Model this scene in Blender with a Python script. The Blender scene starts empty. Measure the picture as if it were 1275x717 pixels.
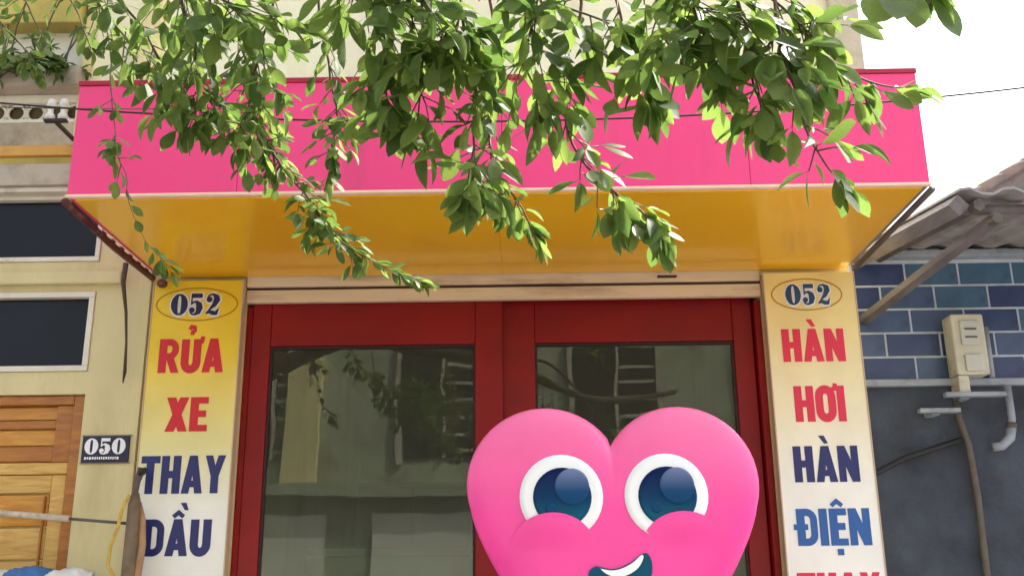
import bpy, math, random
from mathutils import Vector, Matrix, noise
R = math.radians
random.seed(11)
scene = bpy.context.scene

# ------------------------------------------------------------------ camera, sky, sun, exposure
CAM = Vector((0.104, -5.0745, 1.6)); PITCH, YAW, ROLL, FPX = 0.2904, 0.011, -0.0103, 1286.3
fw = Vector((-math.sin(YAW)*math.cos(PITCH), math.cos(YAW)*math.cos(PITCH), math.sin(PITCH)))
rt0 = Vector((math.cos(YAW), math.sin(YAW), 0)); up0 = rt0.cross(fw)
rt = rt0*math.cos(ROLL) + up0*math.sin(ROLL); up = up0*math.cos(ROLL) - rt0*math.sin(ROLL)
cam_data = bpy.data.cameras.new('camera'); cam = bpy.data.objects.new('camera', cam_data)
scene.collection.objects.link(cam)
cam.matrix_world = Matrix(((rt.x, up.x, -fw.x, CAM.x), (rt.y, up.y, -fw.y, CAM.y), (rt.z, up.z, -fw.z, CAM.z), (0, 0, 0, 1)))
cam_data.sensor_width = 36; cam_data.lens = 36*FPX/1275; cam_data.clip_start = 0.05; cam_data.clip_end = 2000
scene.camera = cam

SUN_EL, SUN_AZ = R(52), R(58)        # azimuth from +Y (behind the shop) towards +X (right)
world = bpy.data.worlds.new('World'); scene.world = world; world.use_nodes = True
wn = world.node_tree.nodes; wl = world.node_tree.links
bg = wn['Background']
sky = wn.new('ShaderNodeTexSky'); sky.sky_type = 'NISHITA'; sky.sun_disc = False
sky.sun_elevation = SUN_EL; sky.sun_rotation = SUN_AZ; sky.air_density = 1.0; sky.dust_density = 6.0; sky.ozone_density = 1.0
hsv = wn.new('ShaderNodeHueSaturation'); hsv.inputs['Saturation'].default_value = 0.45; hsv.inputs['Value'].default_value = 1.0
wl.new(sky.outputs[0], hsv.inputs['Color']); wl.new(hsv.outputs[0], bg.inputs['Color'])
bg.inputs['Strength'].default_value = 0.15
sl = bpy.data.lights.new('sun', 'SUN'); sl.energy = 3.2; sl.angle = R(0.6); sl.color = (1.0, 0.95, 0.86)
sun = bpy.data.objects.new('sun', sl); scene.collection.objects.link(sun)
sd = Vector((math.sin(SUN_AZ)*math.cos(SUN_EL), math.cos(SUN_AZ)*math.cos(SUN_EL), math.sin(SUN_EL)))
sun.rotation_euler = sd.to_track_quat('Z', 'Y').to_euler(); sun.location = (6, 4, 9)
scene.view_settings.view_transform = 'Standard'; scene.view_settings.look = 'None'
scene.view_settings.exposure = 1.7; scene.view_settings.gamma = 1.0; scene.view_settings.use_curve_mapping = False

# ------------------------------------------------------------------ helpers
def srgb(r, g, b):
    f = lambda c: (c/255/12.92) if c/255 <= 0.04045 else ((c/255+0.055)/1.055)**2.4
    return (f(r), f(g), f(b), 1)

def mat(name, col, rough=0.6, var=0.12, scale=6.0, bump=0.0, bscale=60.0, metal=0.0, coat=0.0, dirt=None, dscale=1.5, dlow=0.5, dhigh=0.75, spec=0.5, stretch=None):
    m = bpy.data.materials.new(name); m.use_nodes = True
    n = m.node_tree.nodes; l = m.node_tree.links; b = n['Principled BSDF']
    tc = n.new('ShaderNodeTexCoord'); mp = n.new('ShaderNodeMapping'); l.new(tc.outputs['Object'], mp.inputs['Vector'])
    if stretch: mp.inputs['Scale'].default_value = stretch
    nz = n.new('ShaderNodeTexNoise'); nz.inputs['Scale'].default_value = scale; nz.inputs['Detail'].default_value = 6
    l.new(mp.outputs[0], nz.inputs['Vector'])
    cr = n.new('ShaderNodeValToRGB')
    cr.color_ramp.elements[0].position = 0.3; cr.color_ramp.elements[1].position = 0.7
    cr.color_ramp.elements[0].color = tuple(c*(1-var) for c in col[:3]) + (1,)
    cr.color_ramp.elements[1].color = tuple(min(1, c*(1+var)) for c in col[:3]) + (1,)
    l.new(nz.outputs['Fac'], cr.inputs[0]); out = cr.outputs[0]
    if dirt:
        nd = n.new('ShaderNodeTexNoise'); nd.inputs['Scale'].default_value = dscale; nd.inputs['Detail'].default_value = 9; nd.inputs['Roughness'].default_value = 0.65
        l.new(mp.outputs[0], nd.inputs['Vector'])
        rp = n.new('ShaderNodeMapRange'); rp.inputs[1].default_value = dlow; rp.inputs[2].default_value = dhigh
        l.new(nd.outputs['Fac'], rp.inputs[0])
        mx = n.new('ShaderNodeMix'); mx.data_type = 'RGBA'; l.new(rp.outputs[0], mx.inputs[0]); l.new(out, mx.inputs[6]); mx.inputs[7].default_value = dirt; out = mx.outputs[2]
    l.new(out, b.inputs['Base Color'])
    b.inputs['Roughness'].default_value = rough; b.inputs['Metallic'].default_value = metal
    b.inputs['Coat Weight'].default_value = coat; b.inputs['Coat Roughness'].default_value = 0.08; b.inputs['Specular IOR Level'].default_value = spec
    if bump:
        nb = n.new('ShaderNodeTexNoise'); nb.inputs['Scale'].default_value = bscale; nb.inputs['Detail'].default_value = 5; l.new(mp.outputs[0], nb.inputs['Vector'])
        bp = n.new('ShaderNodeBump'); bp.inputs['Strength'].default_value = bump; bp.inputs['Distance'].default_value = 0.01
        l.new(nb.outputs['Fac'], bp.inputs['Height']); l.new(bp.outputs[0], b.inputs['Normal'])
    return m

def wood(name, a, c):
    m = bpy.data.materials.new(name); m.use_nodes = True
    n = m.node_tree.nodes; l = m.node_tree.links; b = n['Principled BSDF']
    tc = n.new('ShaderNodeTexCoord'); mp = n.new('ShaderNodeMapping'); mp.inputs['Scale'].default_value = (2.0, 2.0, 14.0)
    l.new(tc.outputs['Object'], mp.inputs[0])
    oi = n.new('ShaderNodeObjectInfo'); ad = n.new('ShaderNodeVectorMath'); ad.operation = 'ADD'
    sc_ = n.new('ShaderNodeVectorMath'); sc_.operation = 'SCALE'; sc_.inputs['Scale'].default_value = 9
    l.new(oi.outputs['Random'], sc_.inputs[0]); l.new(mp.outputs[0], ad.inputs[0]); l.new(sc_.outputs[0], ad.inputs[1])
    w = n.new('ShaderNodeTexNoise'); w.inputs['Scale'].default_value = 2.2; w.inputs['Detail'].default_value = 8; w.inputs['Distortion'].default_value = 1.2
    l.new(ad.outputs[0], w.inputs['Vector'])
    cr = n.new('ShaderNodeValToRGB'); cr.color_ramp.elements[0].position = 0.32; cr.color_ramp.elements[1].position = 0.68
    cr.color_ramp.elements[0].color = a; cr.color_ramp.elements[1].color = c
    l.new(w.outputs['Fac'], cr.inputs[0]); l.new(cr.outputs[0], b.inputs['Base Color'])
    b.inputs['Roughness'].default_value = 0.42; b.inputs['Coat Weight'].default_value = 0.25
    return m

def zgrad(name, stops, z0, z1, rough=0.45):
    """printed vertical colour fade of a sign"""
    m = bpy.data.materials.new(name); m.use_nodes = True
    n = m.node_tree.nodes; l = m.node_tree.links; b = n['Principled BSDF']
    tc = n.new('ShaderNodeTexCoord'); sp = n.new('ShaderNodeSeparateXYZ'); l.new(tc.outputs['Object'], sp.inputs[0])
    mr = n.new('ShaderNodeMapRange'); mr.inputs[1].default_value = z0; mr.inputs[2].default_value = z1; l.new(sp.outputs[2], mr.inputs[0])
    cr = n.new('ShaderNodeValToRGB'); e = cr.color_ramp.elements
    e[0].position, e[0].color = stops[0]; e[1].position, e[1].color = stops[-1]
    for p, c in stops[1:-1]:
        x = e.new(p); x.color = c
    l.new(mr.outputs[0], cr.inputs[0])
    nz = n.new('ShaderNodeTexNoise'); nz.inputs['Scale'].default_value = 5; nz.inputs['Detail'].default_value = 8; l.new(tc.outputs['Object'], nz.inputs['Vector'])
    mr2 = n.new('ShaderNodeMapRange'); mr2.inputs[1].default_value = 0.35; mr2.inputs[2].default_value = 0.75; mr2.inputs[3].default_value = 1.0; mr2.inputs[4].default_value = 0.88
    l.new(nz.outputs['Fac'], mr2.inputs[0])
    mx = n.new('ShaderNodeMix'); mx.data_type = 'RGBA'; mx.blend_type = 'MULTIPLY'; mx.inputs[0].default_value = 1
    l.new(cr.outputs[0], mx.inputs[6]); l.new(mr2.outputs[0], mx.inputs[7]); l.new(mx.outputs[2], b.inputs['Base Color'])
    b.inputs['Roughness'].default_value = rough
    if rough < 0.3: b.inputs['Specular IOR Level'].default_value = 0.12
    return m

class MB:
    def __init__(s): s.v = []; s.f = []
    def box(s, x0, x1, y0, y1, z0, z1):
        k = len(s.v)
        s.v += [(x0,y0,z0),(x1,y0,z0),(x1,y1,z0),(x0,y1,z0),(x0,y0,z1),(x1,y0,z1),(x1,y1,z1),(x0,y1,z1)]
        s.f += [(k,k+3,k+2,k+1),(k+4,k+5,k+6,k+7),(k,k+1,k+5,k+4),(k+1,k+2,k+6,k+5),(k+2,k+3,k+7,k+6),(k+3,k,k+4,k+7)]
        return s
    def prism(s, pts, y0, y1):
        """polygon in XZ (any winding), pushed from y0 (front) to y1 (back)"""
        a = sum(pts[i][0]*pts[(i+1) % len(pts)][1] - pts[(i+1) % len(pts)][0]*pts[i][1] for i in range(len(pts)))
        if a < 0: pts = pts[::-1]
        k = len(s.v); n = len(pts)
        s.v += [(x, y0, z) for x, z in pts] + [(x, y1, z) for x, z in pts]
        s.f.append(tuple(range(k, k+n))); s.f.append(tuple(range(k+2*n-1, k+n-1, -1)))
        for i in range(n): s.f.append((k+i, k+n+i, k+n+(i+1) % n, k+(i+1) % n))
        return s
    def ribbon(s, L, Rr, y0, y1, closed):
        """strip between two XZ polylines, with thickness"""
        n = len(L); k = len(s.v)
        for y in (y0, y1): s.v += [(x, y, z) for x, z in L] + [(x, y, z) for x, z in Rr]
        m = n if closed else n-1
        for i in range(m):
            j = (i+1) % n
            s.f.append((k+i, k+j, k+n+j, k+n+i)); s.f.append((k+2*n+i, k+3*n+i, k+3*n+j, k+2*n+j))
            s.f.append((k+i, k+2*n+i, k+2*n+j, k+j)); s.f.append((k+n+i, k+n+j, k+3*n+j, k+3*n+i))
        if not closed:
            s.f.append((k, k+n, k+3*n, k+2*n)); s.f.append((k+n-1, k+3*n-1, k+4*n-1, k+2*n-1))
        return s
    def tube(s, path, rad, n=8, cap=True):
        P = [Vector(p) for p in path]
        if not isinstance(rad, (list, tuple)): rad = [rad]*len(P)
        k = len(s.v); prev = None
        for i, p in enumerate(P):
            t = (P[min(i+1, len(P)-1)] - P[max(i-1, 0)]).normalized()
            a = prev if prev else (Vector((0, 0, 1)) if abs(t.z) < 0.9 else Vector((1, 0, 0)))
            u = (a - t*a.dot(t)).normalized(); w = t.cross(u); prev = u
            for j in range(n):
                an = 2*math.pi*j/n; s.v.append(tuple(p + (u*math.cos(an) + w*math.sin(an))*rad[i]))
        for i in range(len(P)-1):
            for j in range(n):
                a, b_ = k+i*n+j, k+i*n+(j+1) % n
                s.f.append((a, b_, b_+n, a+n))
        if cap: s.f.append(tuple(range(k+n-1, k-1, -1))); s.f.append(tuple(range(k+(len(P)-1)*n, k+len(P)*n)))
        return s
    def build(s, name, m, parent=None, smooth=False, bevel=0, kind=None):
        me = bpy.data.meshes.new(name); me.from_pydata(s.v, [], s.f); me.update()
        if smooth: me.polygons.foreach_set('use_smooth', [True]*len(me.polygons))
        me.materials.append(m)
        o = bpy.data.objects.new(name, me); scene.collection.objects.link(o); attach(o, parent)
        if bevel:
            b = o.modifiers.new('bevel', 'BEVEL'); b.width = bevel; b.segments = 2; b.limit_method = 'ANGLE'
        if kind: o['kind'] = kind
        return o

def attach(o, parent):
    if parent:
        o.parent = parent
        if parent.type == 'EMPTY': o.matrix_parent_inverse = Matrix.Translation(parent.location).inverted()
def tag(o, label, cat, group=None):
    o['label'] = label; o['category'] = cat
    if group: o['group'] = group
    return o
def thing(name, loc, label, cat, group=None):
    o = bpy.data.objects.new(name, None); scene.collection.objects.link(o); o.location = loc; o.empty_display_size = 0.1
    return tag(o, label, cat, group)
def box(name, m, parent, x0, x1, y0, y1, z0, z1, bevel=0.0, kind=None):
    return MB().box(x0, x1, y0, y1, z0, z1).build(name, m, parent, bevel=bevel, kind=kind)
def share(name, src, parent, mtx):
    o = bpy.data.objects.new(name, src); scene.collection.objects.link(o); attach(o, parent); o.matrix_basis = mtx
    return o

def spline(pts, n):
    P = [Vector(p) for p in pts]; out = []
    for i in range(len(P)-1):
        p0 = P[max(i-1, 0)]; p1 = P[i]; p2 = P[i+1]; p3 = P[min(i+2, len(P)-1)]
        for k in range(n):
            t = k/n; out.append(0.5*((2*p1)+(p2-p0)*t+(2*p0-5*p1+4*p2-p3)*t*t+(3*p1-p0-3*p2+p3)*t**3))
    return out+[P[-1]]

# ------------------------------------------------------------------ materials
M = {}
M['asphalt'] = mat('asphalt', (0.06, 0.06, 0.062, 1), 0.9, 0.25, 3, 0.5, 120)
M['paving'] = mat('paving', (0.30, 0.27, 0.23, 1), 0.85, 0.15, 5, 0.4, 80, dirt=(0.16, 0.14, 0.12, 1))
M['cream'] = mat('cream_wall', srgb(232, 214, 158), 0.8, 0.06, 3, 0.25, 70, dirt=srgb(176, 150, 96), dscale=2.2, dlow=0.52, dhigh=0.8, stretch=(1, 1, 0.35))
M['creamy'] = mat('pale_cream_wall', srgb(252, 243, 210), 0.8, 0.05, 3, 0.2, 70, dirt=srgb(206, 186, 140), dscale=2.0, dlow=0.55, dhigh=0.85, stretch=(1, 1, 0.35))
M['olive'] = mat('yellow_wall', srgb(216, 203, 156), 0.8, 0.08, 3, 0.3, 60, dirt=srgb(168, 150, 96), dscale=1.8, dlow=0.5, dhigh=0.8, stretch=(1, 1, 0.3))
M['white'] = mat('white_plaster', srgb(240, 236, 222), 0.75, 0.05, 4, 0.2, 60, dirt=srgb(190, 180, 160), dscale=2.5, dlow=0.55, dhigh=0.85)
M['whiteframe'] = mat('white_frame', srgb(225, 220, 205), 0.5, 0.06, 8, 0.1, 90, dirt=srgb(160, 150, 130), dscale=6, dlow=0.55, dhigh=0.85)
M['greyband'] = mat('grey_band', srgb(192, 180, 164), 0.8, 0.08, 4, 0.3, 60, dirt=srgb(120, 108, 96), dscale=2.5)
M['beige'] = mat('beige_band', srgb(204, 190, 166), 0.8, 0.08, 4, 0.3, 60, dirt=srgb(130, 116, 92), dscale=2.5)
M['orange'] = mat('orange_band', srgb(214, 162, 84), 0.7, 0.1, 5, 0.2, 60, dirt=srgb(160, 120, 60), dscale=4)
M['mustard'] = mat('mustard_slab', srgb(196, 178, 96), 0.8, 0.12, 3, 0.3, 50, dirt=srgb(146, 134, 70), dscale=2)
M['pink'] = mat('pink_panel', srgb(254, 74, 142), 0.38, 0.04, 1.2, 0.08, 2.2, coat=0.12, spec=0.35, dirt=srgb(216, 72, 122), dscale=5.0, dlow=0.54, dhigh=0.98, stretch=(1, 1, 0.16))
M['galv_low_bounce'] = mat('galvanised_low_bounce', srgb(150, 150, 148), 0.55, 0.1, 6)
M['darkpink'] = mat('dark_pink_trim', srgb(176, 20, 66), 0.4, 0.08)
M['soffit'] = mat('yellow_soffit', srgb(254, 192, 30), 0.30, 0.06, 1.5, 0.16, 2.0, coat=0.35, dirt=srgb(240, 168, 20), dscale=1.3, dlow=0.5, dhigh=0.85, stretch=(1, 0.6, 1))
M['edgetrim'] = mat('pale_trim', srgb(250, 216, 196), 0.4, 0.06)
M['maroon'] = mat('maroon_rail', srgb(82, 24, 30), 0.5, 0.35, 14, dirt=srgb(150, 120, 110), dscale=9, dlow=0.55, dhigh=0.8)
M['greyrail'] = mat('grey_rail', srgb(92, 84, 80), 0.5, 0.2, 14)
M['reddoor'] = mat('red_door_paint', srgb(136, 5, 14), 0.45, 0.12, 4, 0.03, 20, coat=0.05, spec=0.3, dirt=srgb(112, 5, 15), dscale=3, dlow=0.5, dhigh=0.85)
M['gasket'] = mat('dark_gasket', srgb(44, 8, 12), 0.6, 0.1)
M['beam'] = mat('shutter_housing', srgb(226, 206, 178), 0.55, 0.08, 5, 0.08, 60, dirt=srgb(150, 120, 92), dscale=4, dlow=0.52, dhigh=0.8, stretch=(0.4, 1, 2))
M['slot'] = mat('slot_dark', srgb(70, 40, 28), 0.8, 0.1)
M['signprint_l'] = zgrad('sign_fade_yellow', [(0, srgb(250, 250, 247)), (0.36, srgb(248, 247, 238)), (0.52, srgb(236, 226, 160)), (0.78, srgb(242, 210, 48)), (1, srgb(240, 202, 36))], 1.4, 3.18)
M['signprint_r_veiled'] = zgrad('sign_fade_glare_pale', [(0, srgb(252, 252, 252)), (0.40, srgb(250, 249, 242)), (0.62, srgb(246, 236, 200)), (0.85, srgb(242, 222, 156)), (1, srgb(240, 216, 140))], 1.4, 3.18)  # same printed yellow fade, paled by veiling glare put into its colour
M['signside'] = mat('sign_edge', srgb(200, 176, 150), 0.5, 0.06)
M['letter_red'] = mat('red_letter', srgb(206, 16, 40), 0.4, 0.05)
M['letter_rose'] = mat('rose_letter', srgb(222, 34, 74), 0.4, 0.05)
M['letter_navy'] = mat('navy_letter', srgb(28, 34, 104), 0.4, 0.05)
M['letter_blue'] = mat('blue_letter', srgb(34, 92, 168), 0.4, 0.05)
M['digit_navy'] = mat('navy_digit', srgb(22, 26, 74), 0.4, 0.05)
M['digit_blue'] = mat('blue_digit', srgb(20, 66, 110), 0.4, 0.05)
M['letter_white'] = mat('white_letter', srgb(240, 240, 246), 0.4, 0.04)
M['ovalline'] = mat('oval_line', srgb(178, 128, 14), 0.5, 0.05)
M['plate'] = mat('number_plate_enamel', srgb(22, 24, 54), 0.3, 0.08)
M['platerim'] = mat('number_plate_rim', srgb(120, 112, 104), 0.5, 0.2)
M['darkglass'] = mat('dark_window_glass', (0.012, 0.014, 0.02, 1), 0.10, 0.2, 2, 0.02, 3, spec=0.18)
M['wood_l'] = wood('varnished_wood', srgb(190, 122, 28), srgb(214, 156, 56))
M['wood_d'] = wood('dark_varnished_wood', srgb(152, 88, 16), srgb(186, 118, 32))
M['wood_y'] = wood('pale_varnished_wood', srgb(196, 148, 66), srgb(224, 186, 104))
M['tile_a'] = mat('slate_blue_tile', srgb(74, 92, 130), 0.28, 0.25, 5, 0.05, 30, dirt=srgb(40, 48, 76), dscale=3)
M['tile_b'] = mat('teal_blue_tile', srgb(74, 104, 134), 0.28, 0.25, 5, 0.05, 30, dirt=srgb(48, 60, 80), dscale=3)
M['tile_c'] = mat('dark_navy_tile', srgb(58, 72, 114), 0.28, 0.25, 5, 0.05, 30, dirt=srgb(40, 46, 70), dscale=3)
M['grout'] = mat('pale_grout', srgb(196, 206, 220), 0.85, 0.12, 14, 0.2, 80)
M['slatewall'] = mat('grey_blue_plaster', srgb(72, 80, 96), 0.8, 0.2, 2.5, 0.5, 40, dirt=srgb(44, 48, 60), dscale=2.6, dlow=0.42, dhigh=0.7)
M['meter'] = mat('cream_plastic', srgb(204, 202, 188), 0.5, 0.08, 6, dirt=srgb(130, 126, 108), dscale=5)
M['meterglass'] = mat('meter_window', srgb(196, 196, 190), 0.25, 0.06)
M['greyplastic'] = mat('grey_plastic', srgb(156, 164, 178), 0.5, 0.1, 8, dirt=srgb(110, 116, 126), dscale=7)
M['blackrubber'] = mat('black_rubber', (0.015, 0.015, 0.018, 1), 0.6, 0.2)
M['fibre'] = mat('fibre_cement_sheet', srgb(160, 156, 160), 0.85, 0.15, 4, 0.3, 50, dirt=srgb(106, 98, 100), dscale=2.5)
M['oldtimber'] = mat('old_timber', srgb(112, 106, 110), 0.85, 0.25, 6, 0.4, 40, dirt=srgb(84, 70, 68), dscale=4, stretch=(3, 0.5, 3))
M['rooftile'] = mat('old_roof_tile', srgb(112, 96, 92), 0.85, 0.25, 8, 0.3, 40, dirt=srgb(76, 74, 78), dscale=3)
M['bark'] = mat('bark', (0.09, 0.065, 0.045, 1), 0.9, 0.35, 14, 0.8, 40, stretch=(1, 1, 0.3))
M['twig'] = mat('twig_bark', (0.11, 0.085, 0.05, 1), 0.8, 0.35, 30)
M['redtwig'] = mat('reddish_twig', (0.13, 0.06, 0.04, 1), 0.7, 0.3, 30)
M['cable'] = mat('cable', (0.03, 0.022, 0.022, 1), 0.6, 0.2)
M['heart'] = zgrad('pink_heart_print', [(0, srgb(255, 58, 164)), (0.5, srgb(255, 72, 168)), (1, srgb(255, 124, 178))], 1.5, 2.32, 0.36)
M['cheek'] = mat('pink_cheek', srgb(255, 90, 170), 0.34, 0.03, 2)
M['eyewhite'] = mat('eye_white', srgb(246, 248, 252), 0.3, 0.02)
M['iris'] = zgrad('iris_print', [(0, srgb(4, 96, 124)), (0.45, srgb(6, 56, 100)), (1, srgb(12, 20, 76))], 1.862, 2.08, 0.2)
M['glint'] = zgrad('glint_print', [(0, srgb(8, 68, 112)), (0.35, srgb(22, 72, 120)), (1, srgb(116, 128, 170))], 1.94, 2.07, 0.2)
M['mouth'] = mat('mouth_teal', srgb(6, 78, 108), 0.4, 0.04, spec=0.15)
M['steel'] = mat('brushed_steel', (0.45, 0.45, 0.46, 1), 0.35, 0.1, 20, metal=1.0)
M['room'] = mat('interior_wall', srgb(150, 142, 110), 0.85, 0.1, 3, dirt=srgb(96, 90, 70), dscale=1.2)
M['roomdark'] = mat('interior_cabinet', srgb(86, 72, 50), 0.6, 0.15, 4)
M['roomgrey'] = mat('interior_counter', srgb(150, 164, 152), 0.6, 0.1, 4)
M['floor'] = mat('floor_tile', srgb(150, 146, 138), 0.4, 0.1, 3)
M['post'] = mat('old_pipe', srgb(124, 104, 84), 0.6, 0.25, 10, 0.2, 40, dirt=srgb(90, 60, 40), dscale=8)
M['rope'] = mat('yellow_rope', srgb(206, 170, 78), 0.8, 0.2, 30, 0.5, 90)
M['orange_cloth'] = mat('faded_orange_sleeve', srgb(176, 138, 104), 0.8, 0.25, 10, 0.4, 30)
M['pvc'] = mat('white_pvc', srgb(206, 194, 176), 0.45, 0.1, 12, dirt=srgb(140, 122, 98), dscale=12, dlow=0.52, dhigh=0.7)
M['tarp_white'] = mat('white_tarp', srgb(222, 222, 220), 0.6, 0.06, 6)
M['tarp_blue'] = mat('blue_tarp', srgb(60, 108, 170), 0.6, 0.1, 6)
M['porcelain'] = mat('porcelain', srgb(226, 222, 214), 0.25, 0.05)
M['terracotta'] = mat('terracotta', srgb(150, 92, 66), 0.85, 0.12, 8)
M['opp_wall'] = mat('opposite_wall', srgb(170, 172, 150), 0.85, 0.1, 3, dirt=srgb(120, 116, 96), dscale=1.2)
M['shade_dark'] = mat('shade_brown', srgb(92, 80, 60), 0.85, 0.15, 3)

def leafmat(name, a, c, trans):
    m = bpy.data.materials.new(name); m.use_nodes = True
    n = m.node_tree.nodes; l = m.node_tree.links; b = n['Principled BSDF']; outn = n['Material Output']
    g = n.new('ShaderNodeNewGeometry'); oi = n.new('ShaderNodeObjectInfo')
    ad = n.new('ShaderNodeMath'); ad.operation = 'ADD'; l.new(g.outputs['Random Per Island'], ad.inputs[0]); l.new(oi.outputs['Random'], ad.inputs[1])
    fr = n.new('ShaderNodeMath'); fr.operation = 'FRACT'; l.new(ad.outputs[0], fr.inputs[0])
    cr = n.new('ShaderNodeValToRGB'); cr.color_ramp.elements[0].color = a; cr.color_ramp.elements[1].color = c
    l.new(fr.outputs[0], cr.inputs[0])
    tc = n.new('ShaderNodeTexCoord'); nz = n.new('ShaderNodeTexNoise'); nz.inputs['Scale'].default_value = 35; nz.inputs['Detail'].default_value = 4
    l.new(tc.outputs['Object'], nz.inputs['Vector'])
    mr = n.new('ShaderNodeMapRange'); mr.inputs[1].default_value = 0.3; mr.inputs[2].default_value = 0.7; mr.inputs[3].default_value = 0.8; mr.inputs[4].default_value = 1.15; l.new(nz.outputs['Fac'], mr.inputs[0])
    mx = n.new('ShaderNodeMix'); mx.data_type = 'RGBA'; mx.blend_type = 'MULTIPLY'; mx.inputs[0].default_value = 1; l.new(cr.outputs[0], mx.inputs[6]); l.new(mr.outputs[0], mx.inputs[7])
    l.new(mx.outputs[2], b.inputs['Base Color']); b.inputs['Roughness'].default_value = 0.5; b.inputs['Specular IOR Level'].default_value = 0.3
    t = n.new('ShaderNodeBsdfTranslucent')
    hs = n.new('ShaderNodeHueSaturation'); hs.inputs['Hue'].default_value = 0.488; hs.inputs['Saturation'].default_value = 1.05; hs.inputs['Value'].default_value = 2.3
    l.new(mx.outputs[2], hs.inputs['Color']); l.new(hs.outputs[0], t.inputs['Color'])
    ms = n.new('ShaderNodeMixShader'); ms.inputs[0].default_value = trans; l.new(b.outputs[0], ms.inputs[1]); l.new(t.outputs[0], ms.inputs[2]); l.new(ms.outputs[0], outn.inputs['Surface'])
    return m
M['leaf'] = leafmat('leaf', (0.05, 0.10, 0.024, 1), (0.135, 0.20, 0.05, 1), 0.48)
M['leaf_small'] = leafmat('small_leaf', (0.06, 0.10, 0.03, 1), (0.14, 0.19, 0.06, 1), 0.35)

def glassmat():
    m = bpy.data.materials.new('door_glass'); m.use_nodes = True
    n = m.node_tree.nodes; l = m.node_tree.links; outn = n['Material Output']; n.remove(n['Principled BSDF'])
    tr = n.new('ShaderNodeBsdfTransparent'); tr.inputs[0].default_value = (0.62, 0.68, 0.60, 1)
    gl = n.new('ShaderNodeBsdfGlossy'); gl.inputs['Roughness'].default_value = 0.012; gl.inputs['Color'].default_value = (0.9, 0.95, 0.9, 1)
    tc = n.new('ShaderNodeTexCoord'); nz = n.new('ShaderNodeTexNoise'); nz.inputs['Scale'].default_value = 1.6; l.new(tc.outputs['Object'], nz.inputs['Vector'])
    bp = n.new('ShaderNodeBump'); bp.inputs['Strength'].default_value = 0.03; bp.inputs['Distance'].default_value = 0.05; l.new(nz.outputs['Fac'], bp.inputs['Height']); l.new(bp.outputs[0], gl.inputs['Normal'])
    fr = n.new('ShaderNodeFresnel'); fr.inputs['IOR'].default_value = 1.5
    du = n.new('ShaderNodeBsdfDiffuse'); du.inputs[0].default_value = (0.30, 0.31, 0.25, 1)     # dust film
    m1 = n.new('ShaderNodeMixShader'); l.new(fr.outputs[0], m1.inputs[0]); l.new(tr.outputs[0], m1.inputs[1]); l.new(gl.outputs[0], m1.inputs[2])
    m2 = n.new('ShaderNodeMixShader'); m2.inputs[0].default_value = 0.10; l.new(m1.outputs[0], m2.inputs[1]); l.new(du.outputs[0], m2.inputs[2]); l.new(m2.outputs[0], outn.inputs['Surface'])
    return m
M['glass'] = glassmat()

# ------------------------------------------------------------------ ground
g = box('street', M['asphalt'], None, -150, 150, -200, -4.2, -0.3, -0.12, kind='structure')
g = box('pavement', M['paving'], None, -60, 60, -4.2, 40, -0.3, 0.0, bevel=0.015, kind='structure')
g = box('pavement_across', M['paving'], None, -60, 60, -13.2, -11.6, -0.118, 0.0, bevel=0.015, kind='structure')

# ------------------------------------------------------------------ the shop house
shop = thing('shop_house', (0, 0, 0), 'cream shop house with red framed glass doors under the pink canopy', 'building')
box('wall', M['cream'], shop, -1.82, -1.335, 0.062, 4.2, 0, 3.62)
box('wall', M['cream'], shop, 1.335, 1.80, 0.062, 4.2, 0, 3.62)
box('back_wall', M['room'], shop, -1.335, 1.335, 4.0, 4.2, 0, 3.6)
box('ceiling', M['room'], shop, -1.335, 1.335, 0.35, 4.0, 3.3, 3.6)
box('floor_slab', M['floor'], shop, -1.335, 1.335, 0.0, 4.0, 0.0, 0.06)
box('upper_wall', M['creamy'], shop, -1.80, 1.80, -0.45, 4.2, 3.622, 6.6)
box('pilaster', M['cream'], shop, -1.80, -1.70, -0.50, -0.452, 3.63, 6.6, bevel=0.006)
box('pilaster', M['beige'], shop, 1.66, 1.80, -0.50, -0.452, 3.63, 6.6, bevel=0.006)
box('parapet', M['white'], shop, -1.84, 1.84, -0.54, 4.2, 6.602, 6.75, bevel=0.01)
box('upper_band', M['creamy'], shop, -1.695, 1.655, -0.475, -0.452, 5.0, 5.12, bevel=0.006)
# roller shutter housing: two bands with a dark joint
o = box('shutter_housing', M['beam'], shop, -1.33, 1.33, 0.04, 0.34, 3.152, 3.3, bevel=0.006)
box('slot', M['slot'], o, 0.80, 0.90, 0.036, 0.041, 3.172, 3.185)
box('housing_joint', M['slot'], shop, -1.33, 1.33, 0.06, 0.34, 3.138, 3.151)
box('lintel_bar', M['beam'], shop, -1.33, 1.33, 0.045, 0.085, 3.070, 3.137, bevel=0.006)
box('door_head', M['reddoor'], shop, -1.3, 1.298, 0.0855, 0.34, 3.1015, 3.136)
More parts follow.
